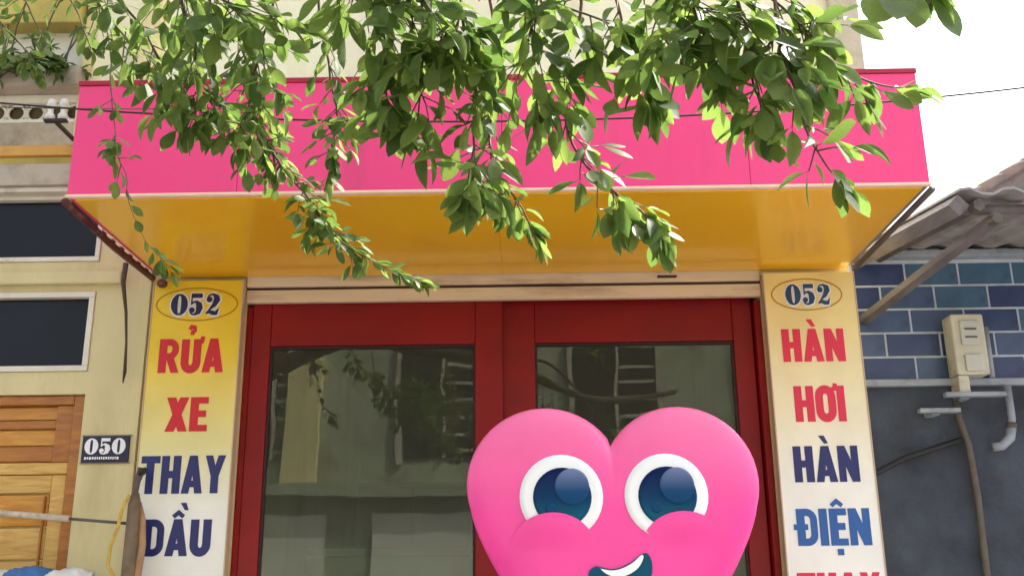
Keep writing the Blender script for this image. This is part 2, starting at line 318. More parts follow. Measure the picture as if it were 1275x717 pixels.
# doors: one leaf in front, the other a track behind
def door_leaf(x0, x1, xl, xr, ztop, zrail, y0, lab):
    d = MB().box(x0, xl, y0, y0+0.055, 0.08, ztop).build('door', M['reddoor'], shop, bevel=0.005)
    d['label'] = lab
    box('stile', M['reddoor'], d, xr, x1, y0, y0+0.055, 0.08, ztop, bevel=0.005)
    box('top_rail', M['reddoor'], d, xl+0.0005, xr-0.0005, y0+0.002, y0+0.053, zrail, ztop, bevel=0.005)
    box('bottom_rail', M['reddoor'], d, xl+0.0005, xr-0.0005, y0+0.002, y0+0.053, 0.08, 0.55, bevel=0.005)
    b = MB()
    b.box(xl+0.001, xl+0.012, y0+0.012, y0+0.043, 0.555, zrail-0.002); b.box(xr-0.012, xr-0.001, y0+0.012, y0+0.043, 0.555, zrail-0.002)
    b.box(xl+0.0125, xr-0.0125, y0+0.012, y0+0.043, zrail-0.014, zrail-0.002); b.box(xl+0.0125, xr-0.0125, y0+0.012, y0+0.043, 0.555, 0.566)
    b.build('gasket', M['gasket'], d)
    box('pane', M['glass'], d, xl+0.005, xr-0.005, y0+0.025, y0+0.031, 0.56, zrail-0.006)
    return d
door_leaf(-1.30, -0.005, -1.202, -0.145, 3.10, 2.848, 0.09, 'red framed glass door leaf in front on the left')
door_leaf(-0.04, 1.295, 0.162, 1.192, 3.10, 2.862, 0.15, 'red framed glass door leaf set back behind the heart')
box('door_jamb', M['reddoor'], shop, -1.333, -1.302, 0.10, 0.33, 0.06, 3.065, bevel=0.004)
box('door_jamb', M['reddoor'], shop, 1.30, 1.333, 0.10, 0.33, 0.06, 3.065, bevel=0.004)
# things inside
t = thing('cabinet', (-0.9, 3.3, 0.06), 'tall brown cabinet standing dim behind the left door pane', 'cabinet')
box('body', M['roomdark'], t, -1.25, -0.35, 3.4, 3.95, 0.06, 2.5)
for i in range(2): box('cabinet_door', M['roomdark'], t, -1.24+i*0.445, -0.805+i*0.445, 3.375, 3.398, 0.2, 2.46, bevel=0.004)
t = thing('counter', (-0.5, 1.6, 0.06), 'pale grey counter seen dimly through the left door pane', 'counter')
box('body', M['roomgrey'], t, -1.25, 0.6, 1.6, 2.1, 0.06, 1.85)
box('top', M['roomgrey'], t, -1.28, 0.63, 1.57, 2.13, 1.852, 1.9, bevel=0.004)
t = thing('louvred_window', (0.0, 3.98, 1.9), 'dark window with pale slats on the back wall inside', 'window')
box('frame', M['greyband'], t, -0.28, 0.40, 3.95, 3.998, 1.95, 2.95)
for i in range(7): box('slat', M['white'], t, -0.24, 0.36, 3.93, 3.945, 2.02+i*0.125, 2.06+i*0.125)

# ------------------------------------------------------------------ pink and yellow box canopy
can = thing('sign_canopy', (0, 0, 3.2), 'pink box canopy with glossy yellow underside above the shop doors', 'canopy')
for i, (a, b) in enumerate(((-1.79, -1.0835), (-1.082, 0.0215), (0.023, 1.0515), (1.053, 1.79))):
    box('fascia_panel', M['pink'], can, a, b, -1.09, -1.07, 3.222, 3.722, bevel=0.003)
box('fascia_side', M['pink'], can, -1.79, -1.772, -1.069, -0.002, 3.21, 3.735, bevel=0.003)
box('fascia_side', M['galv_low_bounce'], can, 1.772, 1.79, -1.069, -0.002, 3.21, 3.735, bevel=0.003)  # unseen right side made grey instead of pink to cut its bounce light
box('top_panel', M['galv_low_bounce'], can, -1.771, 1.771, -1.069, -0.455, 3.70, 3.735)  # unseen top, grey to keep pink bounce off the upper wall
box('top_trim', M['darkpink'], can, -1.795, 1.795, -1.096, -1.06, 3.7225, 3.745, bevel=0.003)
box('bottom_trim', M['edgetrim'], can, -1.795, 1.795, -1.096, -1.068, 3.208, 3.2215, bevel=0.003)
for a, b in ((-1.765, -0.0004), (0.0004, 1.765)):
    box('soffit_panel', M['soffit'], can, a, b, -1.067, 0.03, 3.203, 3.212, bevel=0.0015)
MB().tube([(-1.80, -1.08, 3.196), (-1.815, -0.5, 3.192), (-1.80, -0.02, 3.188)], 0.016, 8).build('edge_rail', M['maroon'], can, True)
MB().tube([(1.80, -1.08, 3.196), (1.80, -0.02, 3.192)], 0.014, 8).build('edge_rail', M['greyrail'], can, True)
b = MB()
for k in range(9):
    y = -1.0+k*0.11; b.box(-1.835, -1.80, y, y+0.035, 3.204, 3.214)
b.build('clip_row', M['greyrail'], can)
cl = thing('wall_lamp', (-1.735, -0.05, 3.12), 'small dark round lamp with a white neck at the canopy corner', 'lamp')
MB().tube([(-1.735, -0.03, 3.20), (-1.735, -0.05, 3.17)], 0.016, 10).build('neck', M['porcelain'], cl, True)
MB().tube([(-1.735, -0.05, 3.17), (-1.735, -0.055, 3.155), (-1.735, -0.06, 3.14), (-1.735, -0.062, 3.128)], [0.012, 0.026, 0.026, 0.014], 12).build('shade', M['maroon'], cl, True)

# ------------------------------------------------------------------ letter shapes (cap height 1)
S = 0.215
def arc(cx, cy, rx, ry, a0, a1, n=10): return [(cx+rx*math.cos(R(a0+(a1-a0)*i/n)), cy+ry*math.sin(R(a0+(a1-a0)*i/n))) for i in range(n+1)]
def rect(x0, z0, x1, z1): return ('p', [(x0, z0), (x1, z0), (x1, z1), (x0, z1)])
def st(pts, w=S, closed=False): return ('s', pts, w, closed)
HOOK = st([(-0.10, 1.30), (-0.04, 1.385), (0.06, 1.36), (0.07, 1.28), (0.0, 1.21), (-0.01, 1.13)], 0.085)
def acc(kind, cx):
    if kind == '`': return [('p', [(cx-0.14, 1.30), (cx+0.0, 1.30), (cx+0.10, 1.10), (cx+0.01, 1.10)])]
    if kind == '^': return [st([(cx-0.16, 1.09), (cx, 1.22), (cx+0.16, 1.09)], 0.09)]
    if kind == '^`': return [st([(cx-0.15, 1.08), (cx, 1.20), (cx+0.15, 1.08)], 0.09), ('p', [(cx+0.06, 1.46), (cx+0.19, 1.46), (cx+0.26, 1.28), (cx+0.18, 1.28)])]
    if kind == '.': return [rect(cx-0.075, -0.26, cx+0.075, -0.12)]
    if kind == '?': return [('s', [(x+cx, z) for x, z in HOOK[1]], HOOK[2], False)]
    return []
def horn(w): return [st([(w-0.12, 0.90), (w+0.02, 0.93), (w+0.05, 1.08)], 0.10)]
def glyph(c):
    if c == 'H': return 0.58, [rect(0, 0, S, 1), rect(0.58-S, 0, 0.58, 1), rect(S-.01, 0.42, 0.59-S, 0.59)]
    if c == 'A': return 0.62, [('p', [(0, 0), (0.205, 0), (0.39, 1), (0.20, 1)]), ('p', [(0.62, 0), (0.415, 0), (0.23, 1), (0.42, 1)]), rect(0.15, 0.17, 0.47, 0.32)]
    if c == 'N': return 0.60, [rect(0, 0, 0.195, 1), rect(0.405, 0, 0.60, 1), ('p', [(0.0, 1), (0.21, 1), (0.60, 0), (0.39, 0)])]
    if c == 'R': return 0.60, [rect(0, 0, S, 1), st([(S-.02, 0.915), (0.32, 0.915)] + arc(0.32, 0.70, 0.17, 0.215, 90, -90) + [(S-.02, 0.485)], 0.17), ('p', [(0.23, 0.45), (0.42, 0.47), (0.61, 0), (0.40, 0)])]
    if c == 'U': return 0.58, [st([(S/2, 1), (S/2, 0.30)] + arc(0.29, 0.30, 0.29-S/2, 0.215, 180, 360) + [(0.58-S/2, 1)])]
    if c == 'X': return 0.60, [('p', [(0, 0), (0.23, 0), (0.60, 1), (0.37, 1)]), ('p', [(0.60, 0), (0.37, 0), (0.0, 1), (0.23, 1)])]
    if c == 'E': return 0.48, [rect(0, 0, S, 1)] + [rect(S-.01, a, 0.48 if a != 0.43 else 0.43, a+0.165) for a in (0, 0.43, 0.835)]
    if c == 'T': return 0.56, [rect(0, 0.83, 0.56, 1), rect(0.28-S/2, 0, 0.28+S/2, 0.84)]
    if c == 'Y': return 0.60, [rect(0.30-S/2, 0, 0.30+S/2, 0.45), ('p', [(0, 1), (0.20, 1), (0.39, 0.40), (0.21, 0.40)]), ('p', [(0.60, 1), (0.40, 1), (0.21, 0.40), (0.39, 0.40)])]
    if c == 'D': return 0.58, [rect(0, 0, S, 1), st([(S-.02, 0.915), (0.28, 0.915)] + arc(0.28, 0.70, 0.21, 0.215, 90, 0) + arc(0.28, 0.30, 0.21, 0.215, 0, -90) + [(S-.02, 0.085)], 0.175)]
    if c == 'd':
        w, s = glyph('D'); return w, s + [rect(-0.09, 0.44, 0.30, 0.57)]
    if c == 'O': return 0.58, [st(arc(0.29, 0.70, 0.195, 0.21, 0, 180) + arc(0.29, 0.30, 0.195, 0.21, 180, 360), S, True)]
    if c == 'I': return S, [rect(0, 0, S, 1)]
    W = 0.74
    if c == '0': return W, [('s', [(0.37+0.235*math.cos(R(a)), 0.5+0.455*math.sin(R(a))) for a in range(0, 360, 15)], [0.075+0.235*abs(math.cos(R(a)))**1.6 for a in range(0, 360, 15)], True)]
    if c == '5': return W, [rect(0.13, 0.80, 0.64, 1.0), rect(0.13, 0.48, 0.19, 0.81),
        ('s', [(0.14, 0.50), (0.24, 0.60), (0.38, 0.62), (0.50, 0.50), (0.53, 0.34), (0.48, 0.14), (0.34, 0.04), (0.20, 0.05), (0.10, 0.14)], [0.05, 0.08, 0.12, 0.26, 0.30, 0.22, 0.09, 0.07, 0.05], False), ('p', arc(0.19, 0.24, 0.13, 0.13, 0, 345, 11))]
    if c == '2': return W, [('p', arc(0.19, 0.72, 0.135, 0.135, 0, 345, 11)),
        ('s', [(0.09, 0.80), (0.20, 0.93), (0.36, 0.955), (0.52, 0.84), (0.54, 0.70), (0.42, 0.46), (0.22, 0.26), (0.09, 0.08)], [0.05, 0.07, 0.09, 0.24, 0.29, 0.20, 0.07, 0.06], False),
        ('s', [(0.07, 0.08), (0.20, 0.17), (0.38, 0.10), (0.54, 0.09), (0.64, 0.30)], [0.08, 0.16, 0.20, 0.16, 0.04], False)]
def offset_lr(pts, w, closed):
    n = len(pts); L = []; Q = []
    for i in range(n):
        a = Vector(pts[i-1] if (i or closed) else pts[0]); p = Vector(pts[i]); c = Vector(pts[(i+1) % n] if (i < n-1 or closed) else pts[-1])
        d1 = (p-a).normalized() if (p-a).length > 1e-6 else (c-p).normalized(); d2 = (c-p).normalized() if (c-p).length > 1e-6 else d1
        t = (d1+d2).normalized(); nn = Vector((-t.y, t.x)); k = 1/max(0.6, nn.dot(Vector((-d1.y, d1.x))))
        ww = (w[i] if isinstance(w, (list, tuple)) else w)*0.5*k
        L.append(tuple(p+nn*ww)); Q.append(tuple(p-nn*ww))
    return Q, L
def grow(poly, g):
    a = sum(poly[i][0]*poly[(i+1) % len(poly)][1]-poly[(i+1) % len(poly)][0]*poly[i][1] for i in range(len(poly)))
    if a < 0: poly = poly[::-1]
    Q, L = offset_lr(poly, 2*g, True); return Q
def draw(strokes, x, z, sx, sz, yf, m, parent, name='letter', g=0.0):
    b = MB(); T = lambda pts: [(x+u*sx, z+v*sz) for u, v in pts]
    for i, s in enumerate(strokes):
        y0 = yf - 0.0025 - 0.0004*i
        if s[0] == 'p': b.prism(T(grow(s[1], g) if g else s[1]), y0, yf-0.0004)
        else:
            w = s[2]
            if g: w = [q+2*g for q in w] if isinstance(w, list) else w+2*g
            Lp, Rp = offset_lr(s[1], w, s[3]); b.ribbon(T(Lp), T(Rp), y0, yf-0.0004, s[3])
    return b.build(name, m, parent)
ACC = {'Ử': ('U', ['h', '?']), 'À': ('A', ['`']), 'Ầ': ('A', ['^`']), 'Ơ': ('O', ['h']), 'Đ': ('d', []), 'Ệ': ('E', ['^', '.'])}
def word(txt, x0, x1, z0, z1, yf, m, parent, gap=0.085):
    gl = [(ACC.get(c, (c, []))) for c in txt]; ws = [glyph(c)[0] for c, _ in gl]
    tot = sum(ws)+gap*(len(ws)-1); sx = (x1-x0)/tot; sz = z1-z0; x = x0
    for (c, ac), w in zip(gl, ws):
        s = list(glyph(c)[1])
        for a in ac: s += horn(w) if a == 'h' else acc(a, w/2)
        draw(s, x, z0, sx, sz, yf, m, parent, 'letter', 0.014); x += (w+gap)*sx
def digits(txt, x0, x1, z0, z1, yf, m, rim, parent, gap=0.04, g=0.07):
    tot = 0.74*len(txt)+gap*(len(txt)-1); sx = (x1-x0)/tot; sz = z1-z0
    for i, c in enumerate(txt):
        s = glyph(c)[1]; x = x0+i*(0.74+gap)*sx
        if rim: draw(s, x, z0, sx, sz, yf, rim, parent, 'digit_outline', g)
        draw(s, x, z0, sx, sz, yf-(0.0045 if rim else 0), m, parent, 'digit')
def sign(x0, x1, printm, lines, oval, dig, dm, label):
    t = thing('sign_board', ((x0+x1)/2, 0.0, 0.3), label, 'sign', 'tall lettered sign boards beside the doors')
    box('board', printm, t, x0+0.006, x1-0.006, 0.0, 0.058, 0.3, 3.178)
    b = MB(); b.box(x0, x0+0.0055, -0.004, 0.06, 0.3, 3.182); b.box(x1-0.0055, x1, -0.004, 0.06, 0.3, 3.182); b.build('edge_strip', M['signside'], t)
    cx, cz, rx, rz = oval
    Lp, Rp = offset_lr(arc(cx, cz, rx, rz, 0, 352, 44), 0.006, True); MB().ribbon(Lp, Rp, -0.002, -0.0003, True).build('oval_outline', M['ovalline'], t)
    digits('052', *dig, 0.0, dm, M['letter_white'], t)
    for txt, a, b_, z0, z1, m in lines: word(txt, a, b_, z0, z1, 0.0, m, t)
    return t
sign(-1.80, -1.333, M['signprint_l'],
     [('RỬA', -1.737, -1.413, 2.698, 2.868, M['letter_red']), ('XE', -1.675, -1.472, 2.402, 2.568, M['letter_red']),
      ('THAY', -1.775, -1.366, 2.100, 2.278, M['letter_navy']), ('DẦU', -1.735, -1.412, 1.806, 1.974, M['letter_navy'])],
     (-1.567, 3.052, 0.208, 0.086), (-1.697, -1.442, 2.992, 3.108), M['digit_navy'], 'yellow to white sign board left of the doors reading RỬA XE')
sign(1.333, 1.80, M['signprint_r_veiled'],
     [('HÀN', 1.405, 1.712, 2.714, 2.878, M['letter_rose']), ('HƠI', 1.441, 1.686, 2.413, 2.586, M['letter_rose']),
      ('HÀN', 1.411, 1.721, 2.120, 2.289, M['letter_navy']), ('ĐIỆN', 1.400, 1.746, 1.822, 1.990, M['letter_blue']), ('THAY', 1.380, 1.764, 1.525, 1.694, M['letter_rose'])],
     (1.549, 3.061, 0.178, 0.082), (1.442, 1.672, 3.004, 3.115), M['digit_blue'], 'glare-paled yellow sign board right of the doors reading HÀN HƠI')

# ------------------------------------------------------------------ heart figure
HC = Vector((0.443, 1.83))
def heart_shape():
    """rounded lobes above, sides drawing in to a point below"""
    P = []
    r = 0.300; cxl = 0.262                     # lobe circles
    cz = 2.017
    # right lobe from the notch over the top to the tangent, then a soft side to the tip
    a_n = math.degrees(math.acos(-cxl/r))      # angle at the centre line
    for i in range(25): 
        a = a_n + (-18-a_n)*i/24; P.append((cxl+r*1.02*math.cos(R(a)), cz+r*math.sin(R(a))))
    x1, z1 = P[-1]; tip = (0.0, 1.12)
    c1 = (x1-0.035, z1-0.20); c2 = (0.20, 1.30)
    for i in range(1, 21):
        t = i/20; u = 1-t
        P.append((u**3*x1+3*u*u*t*c1[0]+3*u*t*t*c2[0]+t**3*tip[0], u**3*z1+3*u*u*t*c1[1]+3*u*t*t*c2[1]+t**3*tip[1]))
    L = [(-x, z) for x, z in P[1:-1]][::-1]
    return [(HC.x+x, z) for x, z in P+L]
HO = heart_shape(); HY = -1.0; HD = 0.055
def heart_t(x, z):
    """radial fraction of (x,z) from the heart centre to its outline"""
    d = Vector((x, z))-HC; L = d.length
    if L < 1e-6: return 0
    d /= L
    for i in range(len(HO)):
        a = Vector(HO[i])-HC; b = Vector(HO[(i+1) % len(HO)])-HC; e = b-a; den = d.x*e.y-d.y*e.x
        if abs(den) < 1e-9: continue
        s = (a.x*e.y-a.y*e.x)/den; t = (a.x*d.y-a.y*d.x)/den
        if s > 0 and -1e-6 <= t <= 1+1e-6: return min(1, L/s)
    return 1
def heart_y(x, z): return HY - HD*(1-heart_t(x, z)**5.0)**0.6
ht = thing('heart_figure', (HC.x, HY, 0.0), 'big pink heart figure with wide eyes and open smile before the doors', 'heart figure')
ring = [1.0, 0.992, 0.978, 0.955, 0.91, 0.85, 0.77, 0.67, 0.55, 0.40, 0.22]
b = MB(); n = len(HO)
for q in ring: b.v += [(HC.x+(x-HC.x)*q, HY-HD*(1-q**5.0)**0.6, HC.y+(z-HC.y)*q) for x, z in HO]
b.v.append((HC.x, HY-HD, HC.y)); c0 = len(b.v)-1
for k in range(len(ring)-1):
    for i in range(n): j = (i+1) % n; b.f.append((k*n+i, (k+1)*n+i, (k+1)*n+j, k*n+j))
for i in range(n): b.f.append(((len(ring)-1)*n+i, c0, (len(ring)-1)*n+(i+1) % n))
k0 = len(b.v); b.v += [(HC.x+(x-HC.x)*0.985, HY+0.05, HC.y+(z-HC.y)*0.985) for x, z in HO]
for i in range(n): j = (i+1) % n; b.f.append((i, j, k0+j, k0+i))
b.f.append(tuple(range(k0, k0+n)))
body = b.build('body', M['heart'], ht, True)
def patch(name, m, inside, cx, cz, rx, rz, off, parent, rings=7, seg=36, a0=0, puff=0.0):
    """disc that lies on the heart's curved front"""
    b = MB(); b.v.append((cx, heart_y(cx, cz)-off-puff, cz))
    for k in range(1, rings+1):
        for i in range(seg):
            a = 2*math.pi*i/seg; q = k/rings; x = cx+rx*q*math.cos(a); z = cz+rz*q*math.sin(a)
            if inside: x, z = inside(x, z)
            b.v.append((x, heart_y(x, z)-off-puff*(1-q*q), z))
    for i in range(seg): b.f.append((0, 1+(i+1) % seg, 1+i))
    for k in range(rings-1):
        for i in range(seg):
            j = (i+1) % seg; p = 1+k*seg; b.f.append((p+i, p+j, p+seg+j, p+seg+i))
    b.v += [(x, y+off+puff+0.001, z) for x, y, z in b.v[1+(rings-1)*seg:1+rings*seg]]
    p = 1+(rings-1)*seg; e = 1+rings*seg
    for i in range(seg): j = (i+1) % seg; b.f.append((p+i, p+j, e+j, e+i))
    return b.build(name, m, parent, True)
def cut(z0):
    return lambda x, z: (x, max(z, z0))
def cheek(cx):
    # swelling that overlaps the eye above and melts into the heart below
    b = MB(); cz = 1.765; rx, rz = 0.165, 0.142; seg, rings = 40, 8
    def yy(x, z, q):
        u_ = max(0.0, min(1.0, (z-cz+0.02)/(rz+0.02)))**2; return heart_y(x, z) + 0.0006 - 0.0145*u_ - 0.03*(1-q*q)*u_
    b.v.append((cx, yy(cx, cz, 0), cz))
    for k in range(1, rings+1):
        for i in range(seg):
            a = 2*math.pi*i/seg; q = k/rings; x = cx+rx*q*math.cos(a); z = cz+rz*q*math.sin(a); b.v.append((x, yy(x, z, q), z))
    for i in range(seg): b.f.append((0, 1+(i+1) % seg, 1+i))
    for k in range(rings-1):
        for i in range(seg):
            j = (i+1) % seg; p = 1+k*seg; b.f.append((p+i, p+j, p+seg+j, p+seg+i))
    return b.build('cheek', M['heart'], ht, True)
for s, ex in ((-1, 0.240), (1, 0.642)):
    ez = 1.966
    e = patch('eye', M['eyewhite'], None, ex, ez, 0.160, 0.160, 0.004, ht)
    patch('iris', M['iris'], None, ex+0.004, ez-0.002, 0.112, 0.112, 0.007, e)
    patch('glint', M['glint'], None, ex+0.042, ez+0.036, 0.066, 0.070, 0.010, e)
    patch('spark', M['glint'], None, ex-0.04, ez-0.045, 0.020, 0.020, 0.010, e, 3, 18)
    cxk = ex-0.035 if s < 0 else ex+0.060
    cheek(cxk)
# mouth, tilted, with a white band of teeth along its upper edge
mp = [(0.364, 1.709), (0.388, 1.703), (0.424, 1.697), (0.463, 1.705), (0.503, 1.725), (0.534, 1.748), (0.553, 1.754), (0.567, 1.742), (0.575, 1.713), (0.57, 1.669), (0.543, 1.618), (0.497, 1.581), (0.443, 1.57), (0.39, 1.588), (0.352, 1.625), (0.335, 1.663), (0.339, 1.692)]
def sheet(name, m, pts, off, parent):
    V_ = [Vector((x, z, 0)) for x, z in pts]; pts = [(v.x, v.y) for v in spline(V_+V_[:1], 4)[:-1]]
    b = MB(); b.v = [(x, heart_y(x, z)-off, z) for x, z in pts]; nn = len(pts)
    b.f.append(tuple(range(nn))[::-1])
    return b.build(name, m, parent)
mo = sheet('mouth', M['mouth'], mp, 0.006, ht)
tp = [(0.380, 1.699), (0.424, 1.692), (0.463, 1.700), (0.503, 1.720), (0.534, 1.746), (0.543, 1.738), (0.523, 1.702), (0.485, 1.677), (0.441, 1.668), (0.402, 1.680)]
sheet('teeth', M['eyewhite'], tp, 0.010, mo)
MB().tube([(HC.x, HY+0.07, 0.02), (HC.x, HY+0.07, 2.0)], 0.022, 12).build('stand_pole', M['steel'], ht, True)
MB().tube([(HC.x, HY+0.07, 0.0), (HC.x, HY+0.07, 0.03)], 0.28, 32).build('stand_base', M['steel'], ht)

# ------------------------------------------------------------------ yellow house on the left
lh = thing('yellow_house', (-3.2, 0, 0), 'yellow plastered house left of the shop with wooden door', 'building')
X0, XE = -5.2, -1.825
box('wall', M['olive'], lh, -2.105, XE, 0.03, 4.0, 0, 3.67)
box('wall', M['olive'], lh, X0, -2.1055, 0.03, 4.0, 2.60, 2.715)
box('wall', M['olive'], lh, X0, -2.1055, 0.03, 4.0, 3.135, 3.30)
box('wall', M['olive'], lh, X0, -3.40, 0.03, 4.0, 0, 2.599)
box('wall', M['creamy'], lh, -2.25, XE, -0.03, 4.0, 3.672, 7.0)
box('downpipe_chase', M['cream'], lh, -2.29, -2.235, -0.06, -0.031, 3.96, 7.0, bevel=0.008)
box('wall', M['white'], lh, X0, -2.2505, 0.02, 4.0, 4.2, 7.0)
box('moulding', M['olive'], lh, X0, -1.97, -0.012, 0.0295, 3.17, 3.235, bevel=0.008)
for name, m, a, b_, y in (('white_strip', 'whiteframe', 3.672, 3.70, -0.03), ('grey_band', 'greyband', 3.70, 3.822, -0.055), ('lower_stripe', 'mustard', 3.822, 3.866, -0.045),
                          ('orange_stripe', 'orange', 3.866, 3.924, -0.065), ('beige_band', 'beige', 3.924, 4.064, -0.05), ('white_curb', 'white', 4.064, 4.085, -0.05), ('grille_shade', 'shade_dark', 4.085, 4.180, 0.0), ('white_curb', 'white', 4.180, 4.228, -0.05)):  # brown strip between the curbs paints the dark leaf shadows behind the grille
    box(name, M[m], lh, X0, -2.2505, y, 0.02, a+0.0005, b_, bevel=0.004)
for k in range(14):
    cx_ = -2.31-0.105*k; MB().tube([(cx_+0.046*math.cos(R(a)), -0.02, 4.1325+0.046*math.sin(R(a))) for a in range(0, 361, 24)], 0.008, 6).build('grille_ring', M['white'], lh, True)
    MB().tube([(cx_-0.0525, -0.02, 4.084), (cx_-0.0525, -0.02, 4.181)], 0.008, 6).build('grille_bar', M['white'], lh, True)
box('planter_ledge', M['greyband'], lh, X0, -2.2505, -0.16, 0.0195, 4.23, 4.345, bevel=0.006)
box('upper_slab', M['mustard'], lh, X0, -2.30, -0.10, 0.0195, 4.64, 4.83, bevel=0.008)
box('upper_slab', M['mustard'], lh, X0, -2.30, -0.06, 0.0195, 4.835, 5.05, bevel=0.008)
def wide_window(z0, z1, x1, fr):
    w = box('window', M['darkglass'], lh, X0+1.2, x1-fr, 0.06, 0.07, z0+fr, z1-fr)
    MB().box(X0+1.2, x1, 0.02, 0.13, z0, z0+fr-0.001).box(X0+1.2, x1, 0.02, 0.13, z1-fr+0.001, z1).box(x1-fr+0.001, x1, 0.021, 0.129, z0+fr-0.0005, z1-fr+0.0005).build('frame', M['whiteframe'], w, bevel=0.003)
    box('mullion', M['whiteframe'], w, -3.05, -3.0, 0.04, 0.088, z0+fr, z1-fr)
    return w
wide_window(3.302, 3.671, -2.108, 0.026)
wide_window(2.717, 3.134, -2.108, 0.030)
# wooden double door, near leaf and its top panels in view
wd = MB().box(-2.165, -2.1065, 0.05, 0.14, 0.0, 2.597).box(-3.398, -3.34, 0.05, 0.14, 0.0, 2.597).box(-3.3395, -2.1655, 0.05, 0.14, 2.55, 2.597).build('door', M['wood_d'], lh, bevel=0.006)
box('transom_rail', M['wood_y'], wd, -3.339, -2.166, 0.058, 0.13, 2.205, 2.262, bevel=0.006)
for x0, x1 in ((-2.74, -2.168), (-3.337, -2.765)):
    box('stile', M['wood_d'], wd, x1-0.085, x1, 0.065, 0.125, 2.2635, 2.5485, bevel=0.004)
    box('stile', M['wood_d'], wd, x0, x0+0.085, 0.065, 0.125, 2.2635, 2.5485, bevel=0.004)
    for k, (a, c) in enumerate(((2.268, 2.345), (2.350, 2.428), (2.433, 2.475), (2.480, 2.546))):
        box('plank', M['wood_l' if k % 2 else 'wood_d'] if k != 1 else M['wood_l'], wd, x0+0.087, x1-0.087, (0.078, 0.084, 0.075, 0.088)[k], 0.12, a, c, bevel=0.006)
    # leaf below the rail
    box('stile', M['wood_y'], wd, x1-0.075, x1-0.004, 0.07, 0.12, 0.06, 2.2035, bevel=0.004)
    box('stile', M['wood_y'], wd, x0+0.004, x0+0.075, 0.07, 0.12, 0.06, 2.2035, bevel=0.004)
    box('leaf_rail', M['wood_y'], wd, x0+0.076, x1-0.076, 0.07, 0.12, 2.115, 2.203, bevel=0.004)
    for k in range(9):
        z = 2.108-k*0.16
        box('panel_plank', M['wood_l' if k % 3 == 0 else 'wood_y'], wd, x0+0.080, x1-0.080, 0.084 if k % 2 else 0.078, 0.115, z-0.152, z, bevel=0.008)
    box('bead', M['wood_d'], wd, x1-0.102, x1-0.092, 0.060, 0.0775, 0.5, 2.10, bevel=0.003)
np_ = thing('house_number_plate', (-1.972, 0.02, 2.32), 'dark blue enamel house number plate reading 050 on the yellow wall', 'number plate')
box('plate', M['plate'], np_, -2.088, -1.853, 0.016, 0.0295, 2.256, 2.384, bevel=0.004)
MB().box(-2.094, -1.847, 0.021, 0.029, 2.250, 2.2555).box(-2.094, -1.847, 0.021, 0.029, 2.3845, 2.390).build('rim', M['platerim'], np_)
digits('050', -2.072, -1.872, 2.294, 2.374, 0.016, M['letter_white'], None, np_)
b = MB(); xx = -2.07
for k in range(15):
    w = random.choice((0.006, 0.009, 0.007)); b.box(xx, xx+w, 0.0145, 0.0157, 2.269+0.002*(k % 2), 2.282); xx += w+0.0042
b.build('small_text', M['letter_white'], np_)

# ------------------------------------------------------------------ tiled house on the right
rh = thing('tiled_house', (3.4, 0.6, 0), 'low house right of the shop faced with dark blue tiles', 'building')
box('wall', M['slatewall'], rh, 1.805, 6.0, 0.60, 4.0, 0, 2.70)
box('wall', M['grout'], rh, 1.805, 6.0, 0.612, 4.0, 2.7005, 3.50)
box('ledge', M['greyplastic'], rh, 1.83, 6.0, 0.555, 0.60, 2.690, 2.730, bevel=0.006)
TW, TH, G = 0.305, 0.138, 0.013
tiles = {}
for tm in ('tile_a', 'tile_b', 'tile_c'):
    b = MB().box(0, TW-G, -0.004, 0, 0, TH-G); me = bpy.data.meshes.new('tile'); me.from_pydata(b.v, [], b.f); me.materials.append(M[tm]); tiles[tm] = me
for r in range(5):
    z = 2.733+r*TH; off = (r % 2)*TW/2 + 0.028
    for c in range(13):
        x = 1.83+off+c*TW-TW*0.55
        if x < 1.808 or x > 5.6: continue
        share('tile', tiles[random.choice(('tile_a', 'tile_b', 'tile_c', 'tile_c'))], rh, Matrix.Translation((x, 0.612+random.uniform(-0.001, 0.001), z)))
box('top_beam', M['greyplastic'], rh, 1.83, 6.0, 0.53, 0.61, 3.43, 3.472, bevel=0.008)
# awning that leans over the pavement
aw = thing('awning', (3.2, 0.0, 3.3), 'weathered corrugated sheet awning on timber rafters over the tiled wall', 'awning')
b = MB(); NX = 72
for side in (0, 1):
    for i in range(NX+1):
        x = 2.02+3.6*i/NX; zc = 0.018*math.sin(i*math.pi/2+0.6) - 0.012*side
        xs = 0.10*(1)
        b.v += [(x, 0.80, 3.53+zc), (x+0.10, -0.62, 3.372+zc)]
m_ = 2*(NX+1)
for i in range(NX):
    a = 2*i; b.f.append((a, a+1, a+3, a+2)); b.f.append((m_+a, m_+a+2, m_+a+3, m_+a+1)); b.f.append((a+1, m_+a+1, m_+a+3, a+3)); b.f.append((a, a+2, m_+a+2, m_+a))
b.f.append((0, m_, m_+1, 1))
b.build('corrugated_sheet', M['fibre'], aw)
for x in (2.16, 3.0, 3.9, 4.8): MB().tube([(x, 0.61, 3.45), (x+0.06, -0.58, 3.315)], 0.03, 6).build('rafter', M['oldtimber'], aw)
MB().tube([(2.03, 0.585, 3.08), (2.15, 0.02, 3.16), (2.29, -0.58, 3.25)], [0.034, 0.036, 0.034], 6).build('brace', M['oldtimber'], aw)
MB().tube([(2.08, -0.50, 3.318), (5.6, -0.50, 3.318)], 0.026, 8).build('purlin', M['oldtimber'], aw)
MB().tube([(2.275, -0.62, 3.235), (2.275, -0.50, 3.245)], 0.024, 12).build('pipe_end', M['greyrail'], aw)
MB().tube([(2.03, 0.58, 3.43), (2.07, 0.0, 3.37), (2.115, -0.60, 3.305)], [0.05, 0.052, 0.05], 4).build('barge_board', M['oldtimber'], aw)
